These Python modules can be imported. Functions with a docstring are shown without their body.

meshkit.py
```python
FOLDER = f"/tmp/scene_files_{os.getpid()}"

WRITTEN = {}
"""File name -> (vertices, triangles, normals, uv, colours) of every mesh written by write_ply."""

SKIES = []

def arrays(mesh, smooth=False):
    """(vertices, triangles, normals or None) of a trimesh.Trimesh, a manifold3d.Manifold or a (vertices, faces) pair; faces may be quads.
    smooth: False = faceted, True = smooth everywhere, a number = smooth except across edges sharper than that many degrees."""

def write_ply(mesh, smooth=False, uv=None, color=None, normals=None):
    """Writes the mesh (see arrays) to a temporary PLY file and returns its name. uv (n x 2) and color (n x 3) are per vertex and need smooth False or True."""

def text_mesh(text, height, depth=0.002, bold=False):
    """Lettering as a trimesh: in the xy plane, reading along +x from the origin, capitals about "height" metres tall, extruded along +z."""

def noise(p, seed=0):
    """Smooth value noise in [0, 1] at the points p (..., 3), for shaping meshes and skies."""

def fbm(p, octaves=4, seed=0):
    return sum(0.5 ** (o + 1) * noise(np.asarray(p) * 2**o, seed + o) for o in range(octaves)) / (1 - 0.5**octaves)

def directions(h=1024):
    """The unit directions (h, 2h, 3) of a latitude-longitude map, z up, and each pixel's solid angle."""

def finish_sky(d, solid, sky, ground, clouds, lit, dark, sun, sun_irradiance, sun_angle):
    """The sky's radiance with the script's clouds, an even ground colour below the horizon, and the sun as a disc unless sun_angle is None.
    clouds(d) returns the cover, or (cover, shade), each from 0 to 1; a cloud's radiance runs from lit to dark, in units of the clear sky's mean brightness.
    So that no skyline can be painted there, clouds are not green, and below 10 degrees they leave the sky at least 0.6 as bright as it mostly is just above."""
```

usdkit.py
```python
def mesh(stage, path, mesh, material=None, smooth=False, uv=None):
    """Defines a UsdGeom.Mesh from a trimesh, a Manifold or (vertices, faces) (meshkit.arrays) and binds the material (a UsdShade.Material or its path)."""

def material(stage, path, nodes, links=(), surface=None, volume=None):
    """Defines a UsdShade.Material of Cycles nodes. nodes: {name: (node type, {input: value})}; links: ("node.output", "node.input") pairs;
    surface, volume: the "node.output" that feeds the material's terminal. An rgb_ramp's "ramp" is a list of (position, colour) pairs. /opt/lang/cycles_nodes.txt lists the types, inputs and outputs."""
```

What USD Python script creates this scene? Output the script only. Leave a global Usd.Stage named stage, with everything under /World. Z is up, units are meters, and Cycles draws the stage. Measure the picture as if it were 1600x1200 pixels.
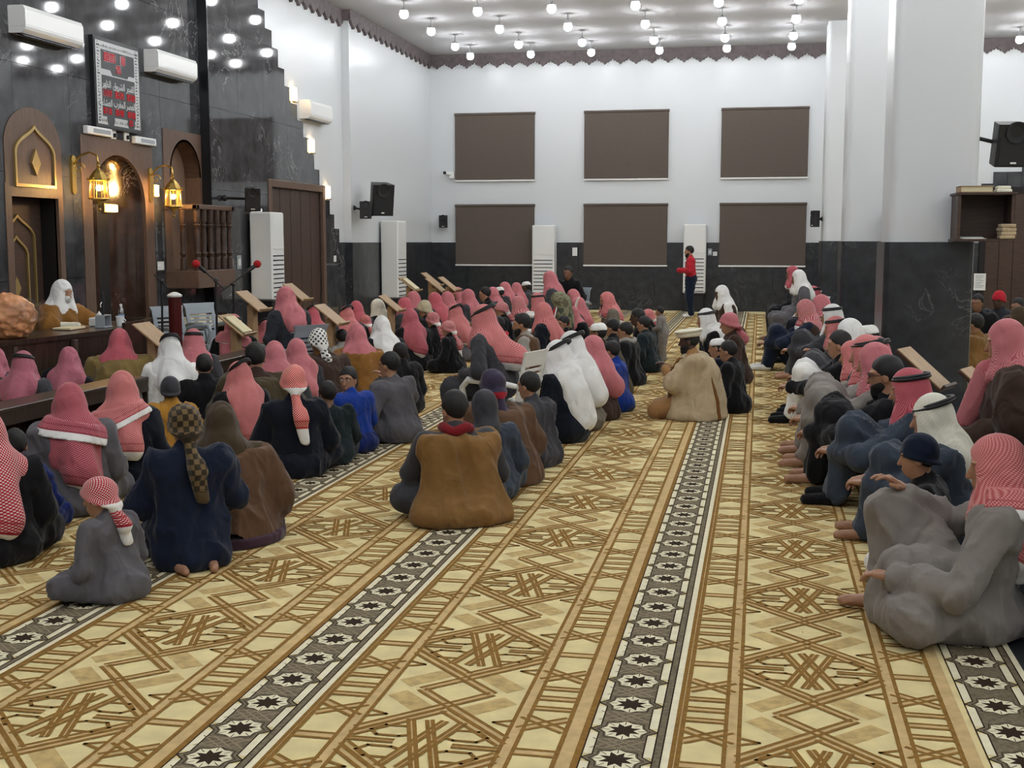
import math, random, zlib
import numpy as np, trimesh, usdkit, meshkit
from pxr import Usd, UsdGeom, UsdShade, Gf, Sdf, Vt
from shapely.geometry import Polygon, box as sbox, Point
from shapely.ops import unary_union
from shapely import affinity

stage = Usd.Stage.CreateInMemory()
UsdGeom.SetStageUpAxis(stage, UsdGeom.Tokens.z)
UsdGeom.SetStageMetersPerUnit(stage, 1.0)
UsdGeom.Xform.Define(stage, '/World')

# ---------------------------------------------------------------- camera, light levels
CAM_H, YAW, PITCH, FPX = 1.68, math.radians(11.3716), math.radians(6.6959), 1915.7
EXPOSURE = 1.85
BULB = 19.0            # radiance of the ceiling globes
WARM = 1.0             # factor on the warm lanterns and sconces
cam = UsdGeom.Camera.Define(stage, '/World/camera')
cam.CreateHorizontalApertureAttr(36.0); cam.CreateVerticalApertureAttr(27.0)
cam.CreateFocalLengthAttr(36.0 * FPX / 1600.0)
cam.CreateClippingRangeAttr(Gf.Vec2f(0.05, 200))
cam.CreateExposureAttr(EXPOSURE)
_f = np.array([-math.sin(YAW) * math.cos(PITCH), math.cos(YAW) * math.cos(PITCH), -math.sin(PITCH)])
_r = np.array([math.cos(YAW), math.sin(YAW), 0.0]); _u = np.cross(_r, _f)
_m = np.eye(4); _m[0, :3], _m[1, :3], _m[2, :3], _m[3, :3] = _r, _u, -_f, (0, 0, CAM_H)
cam.AddTransformOp().Set(Gf.Matrix4d(_m.tolist()))
dome = UsdGeom.Xform.Define(stage, '/World/Looks')

# ---------------------------------------------------------------- helpers
_taken = {}
def path_for(name, parent=None):
    base = (parent if isinstance(parent, str) else (str(parent.GetPath()) if parent else '/World')) + '/' + name
    n = _taken.get(base, -1) + 1
    _taken[base] = n
    return base if n == 0 else '%s_%03d' % (base, n)
def tag(p, label=None, cat=None, group=None, kind=None):
    p = p.GetPrim() if hasattr(p, 'GetPrim') else p
    for k, v in (('label', label), ('category', cat), ('group', group), ('kind', kind)):
        if v: p.SetCustomDataByKey(k, v)
    return p
def obj(name, mesh, m, parent=None, smooth=False, uv=None, label=None, cat=None, group=None, kind=None):
    p = usdkit.mesh(stage, path_for(name, parent), mesh, m, smooth, uv).GetPrim()
    return tag(p, label, cat, group, kind)
def thing(name, label, cat, loc=(0, 0, 0), rz=0.0, group=None, kind=None):
    x = UsdGeom.Xform.Define(stage, path_for(name))
    x.AddTranslateOp().Set(Gf.Vec3d(*map(float, loc)))
    if rz: x.AddRotateZOp().Set(float(rz))
    return tag(x, label, cat, group, kind)
def dup(src, name, label, cat, loc, rz=0.0, group=None):
    r = thing(name, label, cat, loc, rz, group)
    r.GetReferences().AddInternalReference(src.GetPath()); r.SetInstanceable(True)
    return r
def struct(name, mesh, m, parent=None, smooth=False, label=None):
    return obj(name, mesh, m, parent, smooth, label=label, kind=None if parent else 'structure')
def S(r, g, b):
    f = lambda c: c / 255 / 12.92 if c / 255 < .04045 else ((c / 255 + .055) / 1.055) ** 2.4
    return (f(r), f(g), f(b))
def B(x0, x1, y0, y1, z0, z1, bev=0.0):
    b = trimesh.creation.box((abs(x1 - x0), abs(y1 - y0), abs(z1 - z0)))
    if bev > 0:
        import manifold3d as m3
        e = np.array([abs(x1 - x0), abs(y1 - y0), abs(z1 - z0)]) / 2
        bev = min(bev, e.min() * .45)
        pts = []
        for s in np.ndindex(2, 2, 2):
            s = np.array(s) * 2 - 1
            for k in range(3):
                q = s * (e - bev); q[k] = s[k] * e[k]; pts.append(q)
        b = trimesh.convex.convex_hull(np.array(pts))
    b.apply_translation(((x0 + x1) / 2, (y0 + y1) / 2, (z0 + z1) / 2))
    return b
def cat(*ms):
    ms = [m for g in ms for m in (g if isinstance(g, (list, tuple)) else [g])]
    return trimesh.util.concatenate(ms)
def tube(pts, r, n=8, closed=False, caps=True):
    pts = np.asarray(pts, float); N = len(pts)
    rr = np.full(N, r) if np.ndim(r) == 0 else np.asarray(r, float)
    V, up = [], None
    for i in range(N):
        a, b = (pts[(i - 1) % N], pts[(i + 1) % N]) if closed else (pts[max(i - 1, 0)], pts[min(i + 1, N - 1)])
        t = b - a; t /= np.linalg.norm(t) + 1e-12
        if up is None:
            up = np.cross(t, (0, 0, 1.0) if abs(t[2]) < .9 else (1.0, 0, 0))
        up = up - t * (up @ t); up /= np.linalg.norm(up) + 1e-12
        w = np.cross(t, up)
        ang = np.arange(n) / n * 2 * np.pi
        V.append(pts[i] + rr[i] * (np.cos(ang)[:, None] * up + np.sin(ang)[:, None] * w))
    V = np.vstack(V); F = []
    for i in range(N if closed else N - 1):
        j = (i + 1) % N
        for k in range(n):
            l = (k + 1) % n
            F += [(i * n + k, i * n + l, j * n + l), (i * n + k, j * n + l, j * n + k)]
    if not closed and caps:
        V = np.vstack([V, pts[0], pts[-1]]); c0 = len(V) - 2
        for k in range(n):
            l = (k + 1) % n
            F += [(c0, l, k), (c0 + 1, (N - 1) * n + k, (N - 1) * n + l)]
    return trimesh.Trimesh(V, np.array(F), process=False)
def lathe(prof, n=24, sy=1.0):
    """prof: (r, z) from bottom to top"""
    prof = np.asarray(prof, float); a = np.arange(n) / n * 2 * np.pi
    V = np.array([[r * np.cos(t), r * np.sin(t) * sy, z] for r, z in prof for t in a]); F = []
    for i in range(len(prof) - 1):
        for k in range(n):
            l = (k + 1) % n
            F += [(i * n + k, i * n + l, (i + 1) * n + l), (i * n + k, (i + 1) * n + l, (i + 1) * n + k)]
    return trimesh.Trimesh(V, np.array(F), process=False)
def moved(m, t=(0, 0, 0), rz=0, rx=0, ry=0, s=1):
    m = m.copy(); T = np.eye(4)
    for a, ax in ((rx, (1, 0, 0)), (ry, (0, 1, 0)), (rz, (0, 0, 1))):
        if a: T = trimesh.transformations.rotation_matrix(math.radians(a), ax) @ T
    T[:3, :3] *= s; T[:3, 3] = t
    m.apply_transform(T); return m
def prism(poly, d):
    """shapely polygon(s) extruded from 0 to d along z"""
    g = list(getattr(poly, 'geoms', [poly]))
    return cat([trimesh.creation.extrude_polygon(p, d, engine='earcut') for p in g if p.area > 1e-7])
def onwall_x(m, x, into=1):
    """mesh drawn in (u, v, depth) put on a wall of constant x: u -> y, v -> z, depth -> +x"""
    V = np.array(m.vertices); W = np.stack([x + into * V[:, 2], V[:, 0], V[:, 1]], 1)
    return trimesh.Trimesh(W, m.faces if into > 0 else m.faces[:, ::-1], process=False)
def onwall_y(m, y):
    """u -> x, v -> z, depth -> -y (towards the camera)"""
    V = np.array(m.vertices); W = np.stack([V[:, 0], y - V[:, 2], V[:, 1]], 1)
    return trimesh.Trimesh(W, m.faces, process=False)

# ---------------------------------------------------------------- materials
_mats = {}
def M(name, col, rough=.85, var=.0, scale=12.0, bump=0.0, bscale=60.0, spec=.3, metal=0.0, sheen=0.0, stretch=(1, 1, 1)):
    if name in _mats: return _mats[name]
    nodes = {'p': ('principled_bsdf', {'base_color': col, 'roughness': rough, 'specular_ior_level': spec, 'metallic': metal})}
    if sheen: nodes['p'][1].update({'sheen_weight': sheen, 'sheen_roughness': .6})
    L = []
    if var or bump:
        nodes['g'] = ('texture_coordinate', {}); nodes['mp'] = ('mapping', {'scale': stretch}); L += [('g.object', 'mp.vector')]
    if var:
        nodes['n'] = ('noise_texture', {'scale': scale, 'detail': 3.0})
        lo = tuple(c * (1 - var) for c in col); hi = tuple(min(1, c * (1 + var)) for c in col)
        nodes['r'] = ('rgb_ramp', {'ramp': [(0.3, lo), (0.7, hi)]})
        L += [('mp.vector', 'n.vector'), ('n.fac', 'r.fac'), ('r.color', 'p.base_color')]
    if bump:
        nodes['nb'] = ('noise_texture', {'scale': bscale, 'detail': 2.0}); nodes['b'] = ('bump', {'strength': bump, 'distance': .01})
        L += [('mp.vector', 'nb.vector'), ('nb.fac', 'b.height'), ('b.normal', 'p.normal')]
    _mats[name] = usdkit.material(stage, '/World/Looks/' + name, nodes, L, surface='p.BSDF')
    return _mats[name]
def emit(name, col, strength):
    if name not in _mats:
        _mats[name] = usdkit.material(stage, '/World/Looks/' + name, {'e': ('emission', {'color': col, 'strength': strength})}, surface='e.emission')
    return _mats[name]
def marble(name, base, vein, rough=.12, vs=1.0, amount=.5):
    nodes = {'g': ('geometry', {}),
             'n0': ('noise_texture', {'scale': 1.1 * vs, 'detail': 4.0}),
             'ad': ('vector_math', {'math_type': 'multiply_add', 'vector2': (.9, .9, .9)}),
             'v': ('noise_texture', {'scale': 1.6 * vs, 'detail': 5.0, 'distortion': 1.6, 'roughness': .6}),
             'a1': ('math', {'math_type': 'subtract', 'value2': .5}), 'a2': ('math', {'math_type': 'absolute'}),
             'r': ('rgb_ramp', {'ramp': [(0.0, (1, 1, 1)), (.006, (.35, .35, .35)), (.02, (0, 0, 0))]}),
             'm': ('noise_texture', {'scale': .9 * vs, 'detail': 2.0}), 'mr': ('rgb_ramp', {'ramp': [(.52, (0, 0, 0)), (.68, (1, 1, 1))]}),
             'mm': ('math', {'math_type': 'multiply'}), 'ms': ('math', {'math_type': 'multiply', 'value2': amount}),
             'c': ('noise_texture', {'scale': 3.5 * vs, 'detail': 5.0}),
             'cr': ('rgb_ramp', {'ramp': [(.3, tuple(x * .62 for x in base)), (.72, tuple(x * 1.5 for x in base))]}),
             'mix': ('mix_color', {'b': vein}), 'p': ('principled_bsdf', {'roughness': rough, 'specular_ior_level': .5})}
    L = [('g.position', 'v.vector'), ('v.fac', 'a1.value1'), ('a1.value', 'a2.value1'), ('a2.value', 'r.fac'), ('g.position', 'm.vector'), ('m.fac', 'mr.fac'),
         ('r.color', 'mm.value1'), ('mr.color', 'mm.value2'), ('mm.value', 'ms.value1'), ('g.position', 'c.vector'), ('c.fac', 'cr.fac'),
         ('cr.color', 'mix.a'), ('ms.value', 'mix.fac'), ('mix.result', 'p.base_color')]
    for k in ('n0', 'ad'): nodes.pop(k)
    _mats[name] = usdkit.material(stage, '/World/Looks/' + name, nodes, L, surface='p.BSDF')
    return _mats[name]
# ================================================================ the room
XM, XL, XN = -8.10, -7.97, -8.25       # planes of the left wall: stair panel, far end, mihrab bay
YF, ZC, XR, YB = 29.5, 6.13, 9.5, -5.0  # far wall, ceiling, right wall, wall behind the camera
MARBLE = marble('dark_marble', (.042, .043, .047), (.55, .55, .56), .05)
MARBLE2 = marble('dark_marble_low', (.022, .024, .028), (.5, .5, .52), .28, 1.6, .22)
MARBLE3 = marble('brown_marble', (.030, .017, .013), (.45, .38, .33), .12, 1.2, .8)
WHITE = M('white_paint', (.60, .625, .645), .32, spec=.35)
CEIL = M('ceiling_paint', (.46, .46, .48), .85, spec=.08)
WOOD = M('dark_brown_wood', (.060, .036, .027), .45, var=.2, scale=6, stretch=(1, 1, 8), spec=.3)
WOODL = M('brown_panel_wood', (.115, .072, .052), .5, var=.15, scale=8, stretch=(6, 6, 1))
BLACKISH = M('dark_gap', (.012, .010, .010), .6)
GOLD = M('gold_paint', (.38, .27, .10), .38, metal=.55, spec=.5)
BRASS = M('lamp_brass', (.62, .42, .12), .28, metal=1.0)
PLASTIC = M('white_plastic', (.74, .75, .74), .3, spec=.5)
GREYPL = M('grey_plastic', (.30, .33, .36), .4, spec=.4)
BLACK = M('black_plastic', (.012, .012, .014), .45, spec=.4)
LOUVER = M('dark_louver', (.03, .03, .035), .5)

struct('floor', B(-8.6, XR, YB, YF, -.2, -.004), M('screed', (.25, .23, .2), .8))
struct('ceiling', B(-8.6, XR, YB, YF + .2, ZC, ZC + .2), CEIL)
struct('wall_back', B(-8.6, XR, YB - .2, YB, -.2, ZC), WHITE)
struct('wall_right', B(XR, XR + .2, YB, YF, -.2, ZC), WHITE)
w = UsdGeom.Xform.Define(stage, path_for('wall_far')).GetPrim(); tag(w, kind='structure', label='white far wall above a dark marble dado')
struct('plaster', B(-8.6, XR, YF, YF + .2, -.2, ZC), WHITE, w)
for k, x in enumerate(np.arange(-7.97, 4.85, .92)):
    struct('marble_panel', B(x + .002, min(x + .918, 4.85), YF - .03, YF, 0, 1.62, .003), MARBLE2, w)
# stepped marble around the far right door
for k, (x0, x1, zt) in enumerate(((4.85, 5.10, 2.94), (5.10, 5.40, 3.20), (5.40, 5.70, 3.20), (5.70, 6.3, 3.5), (6.3, 7.2, 3.5))):
    struct('marble_panel', B(x0 + .002, x1 - .002, YF - .03, YF, 0, zt, .003), MARBLE, w)

# ---- left wall
wl = UsdGeom.Xform.Define(stage, path_for('wall_left')).GetPrim(); tag(wl, kind='structure', label='left wall with stepped dark marble panel and white plaster')
Y1, Y2 = 17.40, 23.45
struct('plaster', cat(B(-8.6, XM - .03, Y1, 19.55, -.2, ZC), B(-8.6, XM - .03, 22.29, Y2, -.2, ZC), B(-8.6, XM - .03, 19.55, 22.29, 2.70, ZC)), WHITE, wl)
struct('plaster', B(-8.6, XL, Y2, YF, -.2, ZC), WHITE, wl)
struct('backing', B(-8.7, -8.5, YB, Y1, -.2, ZC), BLACKISH, wl)
for k in range(7):
    y0, y1 = Y2 + .0 + k * .92, min(Y2 + .918 + k * .92, YF - .03)
    if y0 < y1: struct('marble_panel', B(XL, XL + .028, y0 + .002, y1, 0, 1.63, .003), MARBLE2, wl)
struct('marble_panel', B(XM - .03, XL + .028, Y2 - .03, Y2, 0, 1.63), MARBLE2, wl)
# stepped panel: outline of the stair in (y, z)
steps = [(23.09, 1.635), (22.81, 1.90), (22.57, 2.17), (22.30, 2.44), (22.03, 2.70), (21.77, 2.98), (21.50, 3.25), (21.24, 3.52), (20.96, 3.79), (20.66, 4.06), (20.39, 4.32), (20.12, 4.60), (19.86, 4.89), (19.58, 5.16), (19.31, 5.43), (19.04, 5.70), (18.77, ZC)]
out = [(Y1, 0), (Y2 - .03, 0), (Y2 - .03, 1.635)]
for i, (y, z) in enumerate(steps):
    out += [(y, z), (y, steps[i + 1][1])] if i + 1 < len(steps) else [(y, ZC)]
out += [(Y1, ZC)]
stair = Polygon(out).buffer(0)
DOOR = sbox(19.55, -.01, 22.29, 2.70)
def panels(region, x, th, m, pw, ph, y0, z0, parent, gap=.0025):
    a, b, c, d = region.bounds
    for i in range(int((c - y0) / pw) + 2):
        for j in range(int((d - z0) / ph) + 2):
            g = region.intersection(sbox(y0 + i * pw + gap, z0 + j * ph + gap, y0 + (i + 1) * pw - gap, z0 + (j + 1) * ph - gap))
            if g.area > 2e-4: struct('marble_panel', onwall_x(prism(g, th), x), m, parent)
panels(stair.difference(DOOR), XM - .03, .03, MARBLE, 1.02, 1.22, Y1, 0, wl)
# mihrab bay
ARCHC = 14.92
def arch(yc, w2, zspring, rz, n=24):
    t = np.linspace(0, np.pi, n)
    return Polygon([(yc - w2, 0), (yc + w2, 0), (yc + w2, zspring)] + [(yc + w2 * np.cos(a), zspring + rz * np.sin(a)) for a in t[1:-1]] + [(yc - w2, zspring)])
MIH_F = sbox(14.00, -.01, 15.83, 2.98); MIH_O = arch(14.91, .68, 2.15, .63)
BAL_F = sbox(16.16, 1.0, 17.36, 3.24); BAL_O = sbox(16.36, 1.1, 17.30, 2.60).union(affinity.translate(arch(16.83, .47, 2.60, .50), 0, 0).intersection(sbox(16, 1.1, 18, 4)))
LD_F = sbox(12.40, -.01, 13.56, 2.32).union(arch(12.99, .57, 2.75, .44).intersection(sbox(12, 2.2, 14, 4))); LD_O = sbox(12.52, -.01, 13.46, 2.17)
bay = sbox(YB, 0, Y1, ZC).difference(unary_union([MIH_F, BAL_F, LD_F]))
panels(bay.intersection(sbox(8, 0, Y1, ZC)), XN - .03, .03, MARBLE, 1.16, 1.22, 8.0, 0, wl)
struct('marble_panel', B(XN - .03, XN, YB, 8.0, 0, ZC), MARBLE, wl)
struct('marble_panel', B(XN - .03, XM, Y1 - .03, Y1, 0, ZC), M('black_granite', (.012, .013, .016), .14), wl)   # the return of the bay
# right side carpets and strips come with the floor
# ---- cornice with a hanging toothed edge
CORN = M('cornice_brown', (.115, .094, .098), .6, var=.25, scale=9)
def cornice_profile(L, drop=.21, pitch=.37):
    pts = [(0, 0), (L, 0)]; n = max(1, int(round(L / pitch))); p = L / n
    for i in range(n, 0, -1):
        a = i * p
        pts += [(a, -drop + .02), (a - .10 * p, -drop - .045), (a - .17 * p, -drop - .02), (a - .25 * p, -drop - .075), (a - .32 * p, -drop - .06), (a - .5 * p, -drop - .13),
                (a - .68 * p, -drop - .06), (a - .75 * p, -drop - .075), (a - .83 * p, -drop - .02), (a - .90 * p, -drop - .045)]
    pts += [(0, -drop + .02)]
    return Polygon(pts)
c = UsdGeom.Xform.Define(stage, path_for('trim_1')).GetPrim(); tag(c, kind='structure', label='grey brown toothed cornice along the ceiling edge')
def corn_y(x, y0, y1, into=1):
    m = prism(cornice_profile(y1 - y0), .06); m.apply_translation((y0, ZC, 0)); struct('cornice_board', onwall_x(m, x, into), CORN, c)
def corn_x(y, x0, x1):
    m = prism(cornice_profile(x1 - x0), .06); m.apply_translation((x0, ZC, 0)); struct('cornice_board', onwall_y(m, y), CORN, c)
corn_y(XM - .03, 18.8, Y2); corn_y(XL, Y2, YF); corn_x(YF, XL, XR); struct('cornice_board', B(XM - .03, XL + .06, Y2 - .06, Y2, ZC - .2, ZC), CORN, c)
# ---- pillars
for k, y in enumerate((5.15, 13.0, 19.75, 26.5)):
    pl = UsdGeom.Xform.Define(stage, path_for('pillar')).GetPrim(); tag(pl, kind='structure', label=('pillar at the right edge', 'nearest full white pillar with black marble base', 'middle white pillar', 'farthest white pillar')[k])
    P2 = sbox(1.27, y, 2.12, y + .85).buffer(-.10).buffer(.10, quad_segs=6)
    m = prism(P2, ZC - 1.66); m.apply_translation((0, 0, 1.66)); struct('white_shaft', m, WHITE, pl, smooth=30)
    P3 = sbox(1.235, y - .035, 2.10, y + .885).buffer(-.05).buffer(.05, quad_segs=2)
    struct('marble_base', prism(P3, 1.66), MARBLE2, pl)
# ---- windows on the far wall: roller blinds pulled down over them
BLIND = M('taupe_blind', (.105, .083, .070), .75, var=.06, scale=30)
WN = 0
for (x0, x1) in ((-7.335, -5.365), (-4.165, -2.165), (-.945, 1.035)):
    for (z0, z1) in ((1.06, 2.515), (3.10, 4.70)):
        WN += 1
        wi = UsdGeom.Xform.Define(stage, path_for('window_%d' % WN)).GetPrim(); tag(wi, kind='structure', label='window covered by a taupe roller blind')
        struct('window_frame', B(x0 - .0, x1, YF - .015, YF + .01, z0, z1), PLASTIC, wi)
        struct('roller_blind', B(x0, x1, YF - .06, YF - .05, z0 + .03, z1), BLIND, wi)
        struct('bottom_bar', B(x0 - .01, x1 + .01, YF - .07, YF - .04, z0 - .01, z0 + .03, .008), PLASTIC, wi)
        struct('roller', moved(trimesh.creation.cylinder(.032, x1 - x0 + .02, sections=12), ((x0 + x1) / 2, YF - .05, z1), ry=90), BLIND, wi, smooth=40)
# ---- doors in the left wall
d = UsdGeom.Xform.Define(stage, path_for('door_1')).GetPrim(); tag(d, kind='structure', label='tall dark brown panelled door under the stepped marble')
struct('door_frame', cat(B(XM - .05, XM + .02, 19.55, 19.70, 0, 2.70, .01), B(XM - .05, XM + .02, 22.15, 22.29, 0, 2.70, .01), B(XM - .05, XM + .02, 19.70, 22.15, 2.57, 2.70, .01)), WOODL, d)
for i in range(10):
    y0 = 19.70 + i * .245
    struct('plank', B(XM - .09, XM - .05 - .006 * (i % 2), y0 + .004, y0 + .241, 0, 2.57, .006), WOOD, d)
d2 = UsdGeom.Xform.Define(stage, path_for('door_2')).GetPrim(); tag(d2, kind='structure', label='dark arched doorway panel with gold outline at the far left')
fr = LD_F.difference(LD_O)
struct('surround', onwall_x(prism(fr, .06), XN - .05), WOODL, d2)
struct('door_leaf', B(XN - .28, XN - .24, 12.52, 13.46, 0, 2.17), WOOD, d2)
struct('reveal', cat(B(XN - .28, XN - .03, 13.46, 13.48, 0, 2.17), B(XN - .28, XN - .03, 12.50, 12.52, 0, 2.17), B(XN - .28, XN - .03, 12.5, 13.48, 2.17, 2.19)), BLACKISH, d2)
def ogee(yc, w2, z0, zs, zt, n=10):
    """pointed arch line: list of (y, z)"""
    L = [(yc - w2, z0), (yc - w2, zs)]
    for i in range(1, n + 1):
        t = i / n; a = t * np.pi / 2
        L.append((yc - w2 * (np.cos(a) * (1 - .25 * t * t) ), zs + (zt - zs) * (.72 * np.sin(a) + .28 * t ** 5)))
    return L + [(2 * yc - y, z) for y, z in reversed(L[:-1])]
def goldline(pts, x, wdt, parent, closed=False, th=.025):
    from shapely.geometry import LineString, LinearRing
    ln = LinearRing(pts) if closed else LineString(pts)
    struct('gold_moulding', onwall_x(prism(ln.buffer(wdt / 2, join_style=2, cap_style=2), th), x), GOLD, parent)
goldline(ogee(12.99, .39, 2.30, 2.66, 2.97), XN + .01, .035, d2, True)
struct('gold_diamond', onwall_x(prism(Polygon([(12.99, 2.42), (13.08, 2.56), (12.99, 2.72), (12.90, 2.56)]), .03), XN + .01), GOLD, d2)
goldline(ogee(12.96, .33, .1, 1.70, 1.96), XN - .24, .028, d2)
goldline(ogee(12.92, .22, .1, 1.5, 1.72), XN - .24, .028, d2)
struct('gold_diamond', onwall_x(prism(Polygon([(12.90, 1.0), (12.98, 1.12), (12.90, 1.26), (12.82, 1.12)]), .02), XN - .24), GOLD, d2)
# mihrab niche
mh = UsdGeom.Xform.Define(stage, path_for('wall_niche')).GetPrim(); tag(mh, kind='structure', label='arched prayer niche lined with brown veined marble')
struct('surround', onwall_x(prism(MIH_F.difference(MIH_O), .05), XN - .04), WOODL, mh)
t = np.linspace(0, np.pi, 25)
def shell(yc, w2, zs, rz, z0, x0, dep, m, parent, n=16):
    """half-round niche wall and its vault"""
    V, F = [], []; T = np.linspace(0, np.pi, n + 1)
    zs_ = np.concatenate([[z0, zs], zs + rz * np.sin(np.linspace(0, np.pi / 2, 9)[1:])])
    k_ = np.concatenate([[1, 1], np.cos(np.linspace(0, np.pi / 2, 9)[1:])])
    for z, k in zip(zs_, k_):
        for a in T: V.append((x0 - dep * np.sin(a) * (.15 + .85 * k), yc - w2 * np.cos(a) * k, z))
    for i in range(len(zs_) - 1):
        for j in range(n):
            q = i * (n + 1) + j; F += [(q, q + 1, q + n + 2), (q, q + n + 2, q + n + 1)]
    V = np.array(V); F = np.array(F)
    struct('niche_lining', trimesh.Trimesh(np.vstack([V]), F, process=False), m, parent, smooth=30)
shell(14.91, .68, 2.15, .63, 0, XN - .035, .22, MARBLE3, mh)
# balcony niche (minbar)
bl = UsdGeom.Xform.Define(stage, path_for('wall_balcony')).GetPrim(); tag(bl, kind='structure', label='brown arched pulpit niche with a turned baluster balcony')
struct('surround', onwall_x(prism(BAL_F.difference(BAL_O).difference(sbox(16.16, 0, 17.36, 1.0)), .05), XN - .04), WOODL, bl)
struct('niche_back', B(-8.5, -8.49, 16.1, 17.4, 0, 3.3), M('niche_brown', (.17, .115, .085), .6), bl)
struct('niche_reveal', cat(B(-8.49, XN - .04, 17.30, 17.33, 1.0, 2.6), B(-8.49, XN - .04, 16.33, 16.36, 1.0, 2.6)), WOODL, bl)
struct('vault', onwall_x(prism(arch(16.83, .50, 2.6, .53).difference(arch(16.83, .47, 2.6, .50)).intersection(sbox(16, 2.6, 18, 4)), .25), -8.49), WOOD, bl)
X0, X1 = XN, XN + .50
struct('balcony_slab', cat(B(X0 - .2, X1, 16.14, 17.38, 1.0, 1.25, .01)), WOODL, bl)
struct('hand_rail', cat(B(X1 - .08, X1, 16.14, 17.38, 2.11, 2.18, .012), B(X0, X1, 16.14, 16.22, 2.11, 2.18, .012), B(X0, X1, 17.30, 17.38, 2.11, 2.18, .012)), WOODL, bl)
bal = lathe([(.0, 0), (.045, 0), (.045, .16), (.03, .19), (.05, .24), (.032, .28), (.04, .42), (.034, .58), (.03, .60), (.05, .64), (.03, .66), (.045, .70), (.045, .86), (0, .86)], 14)
for (x, y) in [(X1 - .05, 16.22 + i * .216) for i in range(6)] + [(X1 - .25, 16.19), (X1 - .25, 17.34)]:
    struct('baluster', moved(bal, (x, y, 1.25)), WOOD, bl, smooth=40)
# ================================================================ carpets
STRAP = M('carpet_strap', (.56, .40, .19), .95, var=.12, scale=18, bump=.25, bscale=500, spec=.1)
CREAM = M('carpet_cream', (.70, .58, .275), .95, var=.13, scale=7, bump=.25, bscale=500, spec=.1, sheen=.15)
TAN = M('carpet_tan', (.50, .35, .125), .95, var=.22, scale=25, bump=.25, bscale=500, spec=.1, sheen=.15)
BROWN = M('carpet_brown', (.235, .125, .030), .95, var=.15, scale=40, spec=.1)
GREYC = M('carpet_grey', (.165, .135, .088), .95, var=.25, scale=60, spec=.1)
INTER = M('carpet_interlace', (.30, .24, .155), .95, spec=.1)
DARKC = M('carpet_black', (.034, .022, .013), .95, spec=.1)
IVORY = M('carpet_ivory', (.74, .68, .48), .95, var=.06, scale=20, spec=.1)
P, PX, SY = .97, 1.30, .2425
def ribbon(L, pts, w, z, closed=False, ext=.35):
    pts = [np.array(p, float) for p in pts]
    if closed: pts = pts + [pts[0]]
    for a, b in zip(pts[:-1], pts[1:]):
        d = b - a; l = np.hypot(*d)
        if l < 1e-6: continue
        d /= l; n = np.array([-d[1], d[0]]) * w / 2; e = d * w * ext
        L.append([(*(a - e - n), z), (*(b + e - n), z), (*(b + e + n), z), (*(a - e + n), z)])
def quads(L):
    V = np.array(L, float).reshape(-1, 3); n = len(V) // 4
    return trimesh.Trimesh(V, np.concatenate([np.arange(n)[:, None] * 4 + [0, 1, 2], np.arange(n)[:, None] * 4 + [0, 2, 3]]), process=False)
def rect(L, x0, x1, y0, y1, z): L.append([(x0, y0, z), (x1, y0, z), (x1, y1, z), (x0, y1, z)])
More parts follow.
